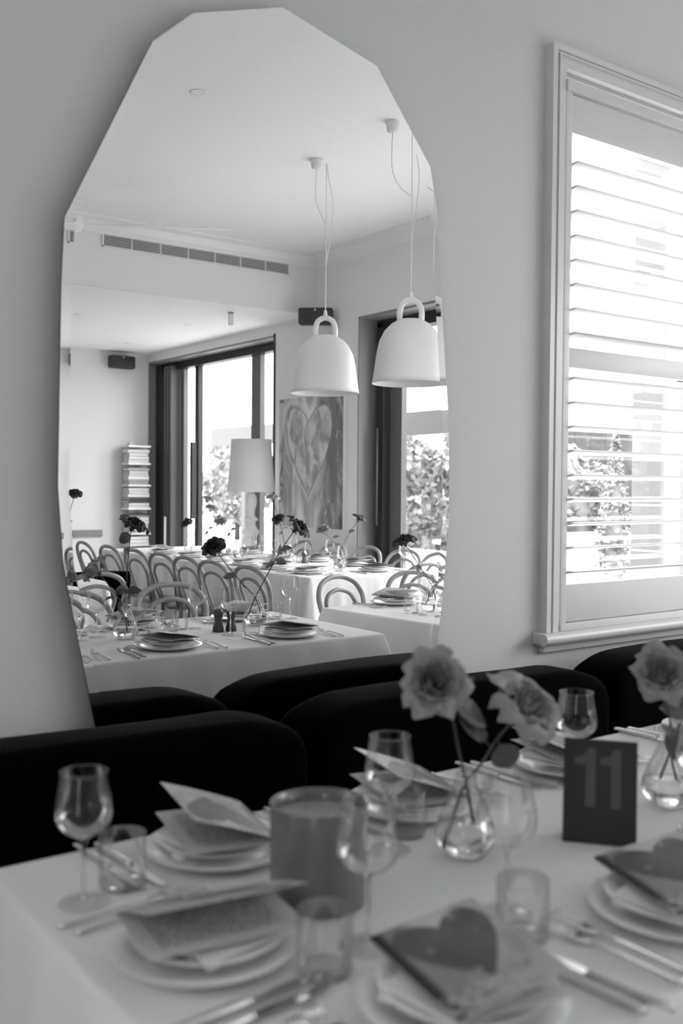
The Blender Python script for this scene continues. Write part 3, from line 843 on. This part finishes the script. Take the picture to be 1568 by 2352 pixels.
def vr(x, y, lab, rs, r0='second-row table'):
    vase(x, y, lab)
    for k, (tx, ty, tz, dr, m_, s_) in enumerate(rs):
        mid = (x+(tx-x)*.45, y+(ty-y)*.45, .868+(tz-.868)*.5)
        dd = Vector(dr)
        rose(lab.replace('clear bud vase', 'rose')+', '+['leaning left', 'leaning right', 'upright'][k], [(x-(tx-x)*.12, y, .79), (x, y, .868), mid, (tx, ty, tz-.02)], dr, .058, m_, s_,
             leaves=[((mid[0], mid[1], mid[2]+.02), (.6, .3, .3), .05, .02), ((mid[0], mid[1], mid[2]-.01), (-.7, .2, -.1), .05, .018)])
vr(4.27, -3.46, 'clear bud vase near the close end of the second-row table', [(4.09, -3.42, 1.04, (-.4, .3, .6), M_rose, 3), (4.41, -3.44, 1.115, (.4, .2, .7), M_rose_backlit, 5)])
vr(4.40, -4.40, 'clear bud vase at the middle of the second-row table', [(4.30, -4.42, 1.25, (-.1, .2, .9), M_rose, 1), (4.36, -4.42, 1.085, (-.5, .3, .5), M_rose_backlit, 4)])
vr(4.16, -4.72, 'clear bud vase left of the middle of the second-row table', [(3.92, -4.6, 1.06, (-.3, .4, .6), M_rose, 2)])
vr(4.30, -5.20, 'clear bud vase toward the far end of the second-row table', [(4.0, -5.3, 1.03, (-.6, .2, .5), M_rose_backlit, 1), (4.2, -5.28, 1.15, (0, .4, .8), M_rose, 3), (4.2, -5.34, 1.225, (.1, .3, .8), M_rose, 2)])
P_mill.place((4.32, -4.0, TZ+.0005), 0, 'dark wooden mill on the second-row table', 'mills')
seat(2.22, -3.60, 180, 'on the table at the left edge of the mirror', 'm', cut=False)
wine(2.0, -3.66, 'on the table at the left edge of the mirror')
vr(2.33, -3.90, 'clear bud vase on the table at the left edge of the mirror', [(2.41, -3.82, 1.285, (-.2, .4, .8), M_rose_backlit, 3)])
# taper candle
t = thing('taper_candle', 'white taper candle at the far end of the second-row table', 'candle', (4.15, -6.05, TZ))
MB().lathe([(0, 0), (.035, 0), (.035, .006), (.012, .012), (.012, .03), (0, .03)], 20).build('holder', M_steel, t)
MB().lathe([(0, .03), (.011, .03), (.010, .30), (0, .305)], 16).build('wax_stick', M_nap, t)

# ------------------------------------------------------------------ bentwood chairs
def mk_chair():
    t = thing('bentwood_chair', 'x', 'chair')
    MB().lathe([(0, .455), (.15, .455), (.163, .449), (.172, .44), (.172, .428), (.163, .42), (.15, .424), (0, .43)], 36).build('seat', M_wood, t, auto=60)
    hx = [(.128, -.150, .44), (.157, -.178, .55), (.184, -.203, .655), (.188, -.225, .735), (.150, -.246, .797), (.080, -.260, .829), (0, -.266, .838)]
    pts = [(.165, -.255, .0), (.140, -.18, .24)] + hx + [(-x, y, z) for x, y, z in hx[-2::-1]] + [(-.140, -.18, .24), (-.165, -.255, .0)]
    MB().tube(pts, .0145, 12, 5).build('back_hoop', M_wood, t)
    ix = [(.082, -.150, .45), (.104, -.180, .55), (.126, -.206, .65), (.122, -.226, .70), (.085, -.240, .745), (0, -.248, .765)]
    MB().tube(ix+[(-x, y, z) for x, y, z in ix[-2::-1]], .012, 12, 5).build('inner_hoop', M_wood, t)
    for s in (-1, 1):
        MB().tube([(s*.135, .125, .44), (s*.150, .145, .2), (s*.165, .165, 0)], lambda q: .0155-.004*q, 10, 4).build('leg', M_wood, t)
    MB().tube([(.155*math.cos(a), .155*math.sin(a), .25) for a in [k*PI/8 for k in range(16)]], .010, 8, 2, True).build('leg_ring', M_wood, t)
    return t
P_chair = Proto(mk_chair())
def chair(x, y, deg, lab): P_chair.place((x, y, 0), math.radians(deg), 'bentwood chair with double hooped back '+lab, 'bentwood chairs')
for i, (x, y, rz) in enumerate(((3.60, -6.02, -90), (3.57, -5.42, -93), (3.545, -4.86, -94), (3.53, -4.38, -95), (3.52, -3.96, -94), (3.49, -3.53, -94), (3.475, -3.02, -92))):
    chair(x, y, rz, 'in the long row, %s from the far end' % wl[i])
for i, (x, y, rz) in enumerate(((4.86, -3.29, 86), (4.88, -3.73, 84), (4.87, -4.22, 88), (4.88, -4.72, 90), (4.88, -5.20, 92))):
    chair(x, y, rz, 'along the wall side, %s from the front' % wl[i])
chair(4.34, -2.88, 174, 'turned away at the near end of the second-row table')
chair(3.36, -1.92, -14, 'left one behind the small table along the banquette')
chair(3.83, -1.92, 4, 'right one behind the small table along the banquette')
chair(2.30, -2.02, 3, 'behind the front table, right one in the mirror')
chair(1.75, -1.88, -3, 'behind the front table, left one in the mirror')
chair(2.24, -3.30, 180, 'facing the table at the left edge of the mirror')

# tub armchair
t = thing('tub_armchair', 'black velvet tub armchair between the chair row and the left table', 'armchair', (2.82, -4.28, 0), math.radians(120))
b = MB(); seg = 24; prof = [(.22, .10), (.27, .10), (.29, .40), (.295, .68), (.28, .715), (.25, .70), (.23, .45)]
rows = []
for k in range(seg+1):
    a = math.radians(-30+240*k/seg); rows.append([b.bm.verts.new((r_*math.cos(a), r_*math.sin(a), z_)) for r_, z_ in prof])
for A, B in zip(rows, rows[1:]):
    for i in range(len(prof)): b.bm.faces.new((A[i], A[(i+1) % len(prof)], B[(i+1) % len(prof)], B[i]))
b.bm.faces.new(rows[0]); b.bm.faces.new(rows[-1][::-1])
b.build('back_shell', M_velvet, t)
MB().lathe([(0, .10), (.21, .10), (.222, .14), (.222, .40), (.20, .44), (0, .45)], 32).build('seat', M_velvet, t)
for a in (45, 135, 225, 315):
    MB().lathe([(0, 0), (.012, 0), (.018, .10), (0, .10)], 12, (.2*math.cos(math.radians(a)), .2*math.sin(math.radians(a)), 0)).build('leg', M_black, t)

# ------------------------------------------------------------------ pendants
def mk_pend(zc):
    # origin at the rim centre; shade 0..0.39, loop to 0.51
    t = thing('bell_pendant', 'x', 'pendant lamp')
    o = [(.2275, 0), (.2215, .03), (.210, .11), (.201, .18), (.186, .25), (.155, .312), (.115, .352), (.07, .378), (0, .388)]
    i_ = [(0, .383), (.068, .373), (.112, .347), (.151, .308), (.181, .248), (.196, .18), (.205, .11), (.2165, .03), (.2245, 0)]
    MB().lathe(o[::-1]+i_[::-1]+[o[0]][:0], 64).build('shade', M_lampw, t, recalc=True)
    MB().lathe([(.2245, 0), (.226, -.002), (.2275, 0)], 64).build('shade_rim', M_lampw, t)
    MB().tube([(.064, 0, .365), (.065, 0, .425), (.047, 0, .475), (0, 0, .497), (-.047, 0, .475), (-.065, 0, .425), (-.064, 0, .365)], .0175, 14, 6).build('handle_loop', M_lampw, t)
    MB().lathe([(0, .50), (.014, .502), (.012, .53), (.009, .545), (0, .55)], 16).build('cord_grip', M_lampw, t)
    MB().tube([(0, 0, .54), (.002, 0, .9), (0, 0, zc-.03)], .0032, 8, 3).build('cord', M_lampw, t)
    MB().ico((0, 0, .16), (.035, .035, .045), 2).build('bulb', M_lampw, t)
    return t
zr = 1.962; ch = 3.5-zr
def ceiling_bits(x, y, cx_, cy_, lab):
    pass
pt = mk_pend(ch); P_pend = Proto(pt)
p1 = P_pend.place((3.824, -3.04, zr), math.radians(37), 'white bell pendant lamp, left one over the second-row table', 'bell pendants')
p2 = P_pend.place((3.850, -2.20, zr), math.radians(37), 'white bell pendant lamp, right one nearer the mirror', 'bell pendants')
for p, (dx, dy) in ((p1, (-.045, -.05)), (p2, (-.10, -.06))):
    inv = p.matrix_basis.inverted()
    def LL(x, y, z): return inv @ Vector((p.location.x+x, p.location.y+y, z))
    MB().lathe([(0, 0), (.045, 0), (.043, -.012), (.038, -.018), (.034, -.055), (.014, -.062), (0, -.062)], 28, tuple(LL(dx, dy, 3.5))).build('ceiling_rose', M_lampw, p)
    b = MB(); b.tube([LL(dx, dy, 3.44), LL(dx-.005, dy, 3.35), LL(dx, dy, 3.22), LL(dx+.03, dy+.03, 3.12), LL(-.004, 0, 3.07)], .0028, 6, 5)
    b.tube([LL(.004, 0, 3.47), LL(.02, 0, 3.38), LL(.055, 0, 3.22), LL(.045, 0, 3.05), LL(.02, 0, 2.90), LL(.0, 0, 2.80)], .0028, 6, 5)
    b.build('swagged_cord', M_lampw, p)
# downlights and spot
def downlight(x, y, z, lab):
    t = thing('downlight', lab, 'downlight', (x, y, z), 0, 'downlights')
    MB().lathe([(.030, -.001), (.047, -.003), (.048, -.0005)], 32).build('trim_ring', M_trim, t)
    MB().lathe([(0, -.0008), (.031, -.0008)], 32).build('lens', M_lampw, t)
downlight(2.62, -2.56, 3.5, 'round white ceiling downlight near the top of the mirror')
downlight(2.05, -1.90, 3.5, 'round white ceiling downlight over the front table')
downlight(3.59, -6.73, 2.95, 'flush downlight in the low ceiling, leftmost')
downlight(4.69, -6.63, 2.95, 'flush downlight in the low ceiling, rightmost')
downlight(4.75, -8.23, 2.95, 'flush downlight in the low ceiling above the far speaker')
t = thing('ceiling_spotlight', 'white cylinder spotlight under the low ceiling', 'spotlight', (4.666, -5.748, 2.95))
MB().lathe([(0, 0), (.028, 0), (.028, -.004), (0, -.004)], 24).build('mount', M_black, t)
MB().lathe([(0, -.004), (.024, -.004), (.024, -.115), (.021, -.115), (.018, -.10), (0, -.10)], 24).build('cylinder', M_lampw, t)
# ------------------------------------------------------------------ air vent on the bulkhead
t = thing('air_vent', 'long white slotted air vent grille on the bulkhead', 'vent', (4.142, -5.35, 3.352))
hw, hh = .905, .077
MB().box(-hw+.01, hw-.01, .0005, .004, -hh+.008, hh-.008).build('duct_shade_sheet', M_duct_shade, t, smooth=False)  # flat near-black sheet painting the shade behind the slots
b = MB()
for q in ((-hw, hw, hh-.008, hh), (-hw, hw, -hh, -hh+.008), (-hw, -hw+.012, -hh, hh), (hw-.012, hw, -hh, hh)): b.box(q[0], q[1], .0005, .014, q[2], q[3])
for k in range(1, 7): x = -hw+2*hw*k/7; b.box(x-.006, x+.006, .002, .012, -hh, hh)
b.build('vent_frame', M_trim, t, smooth=False)
b = MB()
for k in range(11):
    z = -hh+.008+(2*hh-.016)*(k+.5)/11; b.box(-hw+.01, hw-.01, .004, .012, z-.0019, z+.0019)
b.build('slats', M_trim, t, smooth=False)
# ------------------------------------------------------------------ ceiling fan
t = thing('ceiling_fan', 'white three-bladed ceiling fan at the left edge of the mirror', 'ceiling fan', (2.66, -4.56, 3.5))
MB().lathe([(0, 0), (.06, 0), (.055, -.04), (.015, -.055), (.015, -.22), (0, -.22)], 24).build('downrod', M_lampw, t)
MB().lathe([(0, -.215), (.07, -.22), (.10, -.25), (.105, -.30), (.08, -.34), (.04, -.355), (0, -.357)], 32).build('motor_housing', M_lampw, t)
for k in range(3):
    a = math.radians(30+120*k); T = Matrix.Rotation(a, 4, 'Z') @ Matrix.Translation((0, 0, -.30)) @ Matrix.Rotation(math.radians(-6), 4, 'X')
    MB().poly([(.07, -.018, 0), (.25, -.022, 0), (.5, -.040, 0), (.9, -.032, 0), (1.17, -.022, 0), (1.18, .022, 0), (.9, .032, 0), (.5, .040, 0), (.25, .022, 0), (.07, .018, 0)], (0, 0, .007))\
        .build('blade', M_lampw, t, smooth=False).matrix_basis = T
# ------------------------------------------------------------------ wall speakers
def speaker(x, y, z, rz, lab):
    t = thing('wall_speaker', lab, 'speaker', (x, y, z), rz, 'wall speakers')
    MB().box(-.155, .155, -.06, .06, -.075, .075, .018).build('cabinet', M_black, t, auto=40)
    MB().box(-.006, .006, .0602, .0615, .045, .062).build('badge', M_steel, t, smooth=False)
    MB().box(-.03, .03, -.12, -.058, -.02, .02).build('bracket', M_black, t, smooth=False)
speaker(4.98, -8.90, 2.815, 0, 'black wall speaker high on the far wall')
speaker(5.19, -5.12, 2.885, math.radians(42), 'black wall speaker in the corner beside the painting')
# ------------------------------------------------------------------ painting
t = thing('heart_painting', 'large canvas painting of a grey brushed heart on the right wall', 'painting', (WX, 0, 0))
b = MB(); y0, y1, z0, z1 = -5.93, -4.87, .955, 2.19
b.box(-.035, -.002, y0, y1, z0, z1)
b.build('canvas', M_card, t, smooth=False)
b = MB(); b.bm.faces.new([b.bm.verts.new(q) for q in ((-.0355, y0, z0), (-.0355, y1, z0), (-.0355, y1, z1), (-.0355, y0, z1))])
b.build('painted_face', M_paint, t, smooth=False, uv=lambda c: ((c.y-y0)/(y1-y0), (c.z-z0)/(z1-z0)))
# ------------------------------------------------------------------ folding glass doors in the right wall
d1 = thing('door_1', 'dark framed folding glass doors open beside the book tower', 'door'); struct(d1)
b = MB()
b.box(WX-.002, 5.80, -8.962, -8.945, 0, 2.845); b.box(WX-.002, 5.80, -8.962, -6.08, 2.825, 2.846)
b.build('reveal_lining', M_reveal, d1, smooth=False)
b = MB(); b.box(WX-.004, 5.62, -6.10, -6.06, 0, 2.86); b.box(5.52, 5.64, -8.95, -6.08, 2.74, 2.83); b.box(5.45, 5.60, -8.945, -8.80, 0, 2.8)
b.build('door_frame', M_framed, d1, smooth=False)
for k, y in enumerate((-8.72, -8.65, -8.58)):
    MB().box(5.45, 5.68, y, y+.045, .05, 2.78).build('folded_leaf', M_frame, d1, smooth=False)
for y0, y1, m_ in ((-8.50, -8.43, M_frame), (-6.87, -6.69, M_frame), (-8.15, -8.06, M_framed)):
    st = MB().box(5.57, 5.63, y0, y1, 0, 2.78).build('stile', m_, d1, smooth=False)
MB().box(5.50, 5.56, -8.14, -8.08, .95, 1.85).build('pull_handle', M_framed, st, smooth=False)
d2 = thing('door_2', 'dark framed folding glass doors open to the terrace', 'door'); struct(d2)
b = MB(); b.box(WX-.002, 5.80, -4.70, -4.685, 0, 2.845); b.box(WX-.002, 5.80, -4.70, -.9, 2.825, 2.846)
b.build('reveal_lining', M_reveal, d2, smooth=False)
b = MB(); b.box(5.56, 5.70, -4.685, -.9, 2.72, 2.825); b.box(5.56, 5.75, -4.685, -4.62, 0, 2.8); b.box(5.56, 5.62, -.96, -.9, 0, 2.8)
b.build('door_frame', M_framed, d2, smooth=False)
lf = MB().box(5.50, 5.74, -4.61, -4.52, .02, 2.75).build('folded_leaf', M_framed, d2, smooth=False)
MB().box(5.57, 5.63, -4.50, -4.345, .02, 2.75).build('folded_leaf', M_frame, d2, smooth=False)
MB().tube([(5.47, -4.56, 1.0), (5.47, -4.56, 1.86)], .009, 10, 1).build('pull_handle', M_frame, lf)

# ------------------------------------------------------------------ floor lamp
t = thing('floor_lamp', 'tall white lamp with drum shade and turned column by the doors', 'floor lamp', (5.0, -5.92, 0))
MB().lathe([(0, 0), (.15, 0), (.16, .02), (.13, .05), (.07, .07), (.05, .12), (.045, .40), (.055, .44), (.045, .48), (.05, .60), (.055, .80), (.058, .86), (.085, .90), (.06, .93), (.046, .96), (.044, 1.00), (.066, 1.01), (.066, 1.03), (.038, 1.045), (.036, 1.09), (.040, 1.12), (.052, 1.16), (.056, 1.20), (.050, 1.24), (.035, 1.27), (.02, 1.29), (.018, 1.36), (0, 1.36)], 32).build('turned_column', M_lampw, t)
MB().lathe([(.232, 1.285), (.215, 1.45), (.193, 1.79), (.190, 1.79), (.212, 1.45), (.229, 1.285), (.232, 1.285)], 48).build('lamp_shade', M_shade, t)
MB().ico((0, 0, 1.42), (.035, .035, .05), 2).build('bulb', M_lampw, t)
# ------------------------------------------------------------------ book tower on the far wall
t = thing('book_tower', 'white spine shelf tower against the far wall', 'bookshelf', (5.145, -8.86, 0))
MB().box(-.15, .15, -.12, .12, 0, .03).box(-.03, .03, -.13, -.10, .03, 1.86).build('stand', M_trim, t, smooth=False)
tiers = [.03, .42, .78, 1.08, 1.36, 1.62]
for z in tiers[1:]+[1.83]:
    MB().box(-.145, .145, -.10, .12, z-.035, z-.012).build('shelf', M_trim, t, smooth=False)
rb = random.Random(8)
M_book = [mat('book_cloth_%s' % n_, v, .7) for n_, v in (('pale', .62), ('mid', .35), ('dark', .06), ('ivory', .7))]
tn = ['lowest', 'second', 'third', 'fourth', 'fifth', 'top']
for k, z in enumerate(tiers):
    zt = (tiers+[1.83])[k+1]-.045; zz = z+.0005-(.012 if k else 0)
    j = 0
    while zz < zt-.03:
        h = rb.uniform(.022, .05); wd = rb.uniform(.12, .14)
        if zz+h > zt: break
        bk = thing('book', 'book lying in the %s stack of the tower, %s up' % (tn[k], (wl+['eighth', 'ninth', 'tenth', 'eleventh', 'twelfth', 'thirteenth'])[j]), 'book', (5.145, -8.86, zz), rb.uniform(-.04, .04), 'books in the tower')
        m_ = M_book[rb.choice([0, 0, 0, 3, 3, 1, 2])]
        MB().box(-wd, wd, -.09, .095, 0, .003).box(-wd, wd, -.09, .095, h-.0045, h-.0015).box(-wd, wd, .092, .095, 0, h-.0015).build('cover', m_, bk, smooth=False)
        MB().box(-wd+.004, wd-.004, -.086, .091, .003, h-.0045).build('pages', M_pages, bk, smooth=False)
        zz += h; j += 1
tag(MB().box(4.41, 4.77, -8.995, -8.975, .72, .80).build('wall_panel', M_reveal, smooth=False), 'grey rectangular panel low on the far wall', 'panel')

# ------------------------------------------------------------------ outside: ground and planting
tag(struct(MB().box(5.86, 40, -30, 30, -.2, -.02).box(-3.3, 5.86, .325, 30, -.2, -.02).build('ground', M_pav, smooth=False)), 'pale paving outside')
def bush(name, lab, cat, c, r, m_, seed, n_=140, leaf=.10, trunk=True, cyl=False):
    rnd = random.Random(seed); t = thing(name, lab, cat, (c[0], c[1], 0))
    b = MB(); lobes = []
    for k in range(max(6, n_//14)):
        a = rnd.uniform(0, 2*PI); u = rnd.uniform(-.8, .8); q = math.sqrt(1-u*u)*rnd.uniform(.3, .7)
        lobes.append((r[0]*q*math.cos(a), r[1]*q*math.sin(a), c[2]+r[2]*u*.7, rnd.uniform(.32, .5)*min(r)))
    for k in range(n_*9):
        if cyl:
            u = rnd.uniform(-1, 1); a = rnd.uniform(0, 2*PI); q = min(1, (1-u)*1.1+.12)*rnd.uniform(.6, 1.1)
            p = Vector((r[0]*q*math.cos(a), r[1]*q*math.sin(a), c[2]+r[2]*u))
        else:
            lx, ly, lz_, lr = rnd.choice(lobes); d = Vector((rnd.gauss(0, 1), rnd.gauss(0, 1), rnd.gauss(0, 1))).normalized()
            p = Vector((lx, ly, lz_))+d*lr*rnd.uniform(.7, 1.1)
        e = leaf*rnd.uniform(.5, 1.2); a1 = Vector((rnd.gauss(0, 1), rnd.gauss(0, 1), rnd.gauss(0, 1))).normalized(); a2 = a1.orthogonal().normalized()
        b.bm.faces.new([b.bm.verts.new(p+a1*e*x_+a2*e*y_*.6) for x_, y_ in ((-1, 0), (0, -1), (1, 0), (0, 1))])
    b.ico((0, 0, c[2]), (r[0]*.55, r[1]*.55, r[2]*.7), 2, .12, rnd)
    b.build('foliage', m_, t, smooth=False)
    if trunk: MB().lathe([(0, 0), (.07, 0), (.05, c[2]), (0, c[2])], 10).build('trunk', M_bark, t)
    return t
# seen through the shutters
tag(MB().box(4.20, 4.52, .34, .86, -.02, 4.2).build('brick_pier', M_brk, smooth=False), 'pale brick pier outside the shuttered window', 'pier')
b = MB()
for k in range(24): b.box(6.0+k*.26, 6.25+k*.26, 5.0, 5.04, 0, 2.02)
tag(b.build('timber_fence', M_bark, smooth=False), 'dark weathered paling fence outside the window', 'fence')
tag(MB().box(4.6, 12.5, 3.70, 3.90, -.02, .93).build('garden_wall', M_render, smooth=False), 'low white garden wall outside the window', 'wall')
bush('shrub', 'leafy shrub in front of the fence outside the window', 'shrub', (7.7, 4.45, 1.1), (1.0, .38, 1.0), M_hedge, 2, 420, .055)
bush('conifer', 'slender columnar conifer outside the window', 'conifer', (6.2, 2.55, .85), (.13, .13, .90), M_conifer, 3, 220, .028, cyl=True)
bush('shrub', 'small shrub right of the conifer outside the window', 'shrub', (9.45, 4.45, .9), (.4, .35, .7), M_hedge, 5, 120, .05)
# terrace beyond the doors
b = MB()
for (x, y, rx, rz_, c_) in (): pass
k = 0
names_ = ['far left', 'left', 'centre left', 'centre', 'centre right', 'right', 'far right', 'rightmost']
for i in range(8):
    y = -19+2.9*i
    bush('hedge_tree', 'leafy garden tree beyond the terrace, %s of the row' % names_[i], 'tree', (12.5+.5*(i % 2), y, 1.5), (1.0, 1.38, 1.35), M_hedge, 20+i, 320, .11)
rh = random.Random(77); b = MB(); b.box(-.35, .35, -11, 11, 0, 1.95)
for k in range(9000):
    if rh.random() < .3: p = Vector((rh.uniform(-.4, .4), rh.uniform(-11, 11), 1.98+rh.uniform(-.05, .22)))
    else: p = Vector((-.38+rh.uniform(-.12, .02), rh.uniform(-11, 11), rh.uniform(0, 2.05)))
    a1 = Vector((rh.gauss(0, 1), rh.gauss(0, 1), rh.gauss(0, 1))).normalized(); a2 = a1.orthogonal().normalized(); e = rh.uniform(.05, .12)
    b.bm.faces.new([b.bm.verts.new(p+a1*e*x_+a2*e*y_*.6) for x_, y_ in ((-1, 0), (0, -1), (1, 0), (0, 1))])
o = b.build('garden_hedge', M_hedge, smooth=False, recalc=False); o.location = (14.8, -7, -.02)
tag(o, 'long clipped garden hedge behind the trees beyond the terrace', 'hedge')
def umbrella(x, y, open_, lab):
    t = thing('parasol', lab, 'parasol', (x, y, 0), .3, 'terrace parasols')
    MB().lathe([(0, 0), (.25, 0), (.25, .05), (.03, .06), (.025, 2.6), (0, 2.6)], 16).build('pole', M_render, t)
    if open_:
        b = MB(); n_ = 8; top = b.bm.verts.new((0, 0, 3.0)); r1 = [b.bm.verts.new((1.9*math.cos(2*PI*i/n_), 1.9*math.sin(2*PI*i/n_), 2.3)) for i in range(n_)]
        r2 = [b.bm.verts.new((1.9*math.cos(2*PI*i/n_), 1.9*math.sin(2*PI*i/n_), 2.12)) for i in range(n_)]
        for i in range(n_): b.bm.faces.new((top, r1[i], r1[(i+1) % n_])); b.bm.faces.new((r1[i], r2[i], r2[(i+1) % n_], r1[(i+1) % n_]))
        b.build('canopy', M_canvas, t, smooth=False)
    else:
        MB().lathe([(.03, .9), (.19, .93), (.2, 1.05), (.13, 1.4), (.13, 1.7), (.15, 2.2), (.07, 2.6), (0, 2.7)], 16).build('folded_canopy', M_canvas, t)
umbrella(9.0, -5.35, False, 'closed white parasol beyond the open terrace door')
b = MB(); b.box(7.9, 8.05, -12, 1.5, 1.98, 2.26)
for y in (-11.0, -8.4, -3.0, -.2): b.box(7.92, 8.03, y-.06, y+.06, -.02, 1.99)
tag(b.build('pergola', M_beam, smooth=False), 'grey steel pergola frame on the terrace', 'pergola')
def bistro(x, y, rz_, lab):
    t = thing('terrace_chair', lab, 'chair', (x, y, 0), rz_, 'terrace chairs')
    b = MB(); b.box(-.2, .2, -.2, .2, .43, .46); b.build('seat', M_bistro, t, smooth=False)
    b = MB(); b.tube([(-.2, -.22, .46), (-.2, -.25, .86), (.2, -.25, .86), (.2, -.22, .46)], .012, 8, 1); b.box(-.2, .2, -.262, -.238, .74, .87); b.build('backrest', M_bistro, t, smooth=False)
    for sx in (-1, 1):
        for sy in (-1, 1): MB().tube([(sx*.18, sy*.18, .43), (sx*.2, sy*.2, -.0)], .012, 8, 1).build('leg', M_bistro, t)
bistro(6.9, -4.1, 1.2, 'metal terrace chair just outside the open door'); bistro(7.3, -4.9, .3, 'metal terrace chair beside the outdoor table')
bistro(7.0, -3.3, 2.2, 'metal terrace chair at the mirror right edge')
t = thing('terrace_table', 'white round terrace table outside the open door', 'table', (7.7, -5.7, 0))
MB().lathe([(0, .72), (.42, .72), (.42, .75), (0, .75)], 36).build('tabletop', M_render, t, auto=40)
MB().lathe([(0, 0), (.22, 0), (.2, .02), (.03, .04), (.03, .72), (0, .72)], 20).build('pedestal', M_render, t)
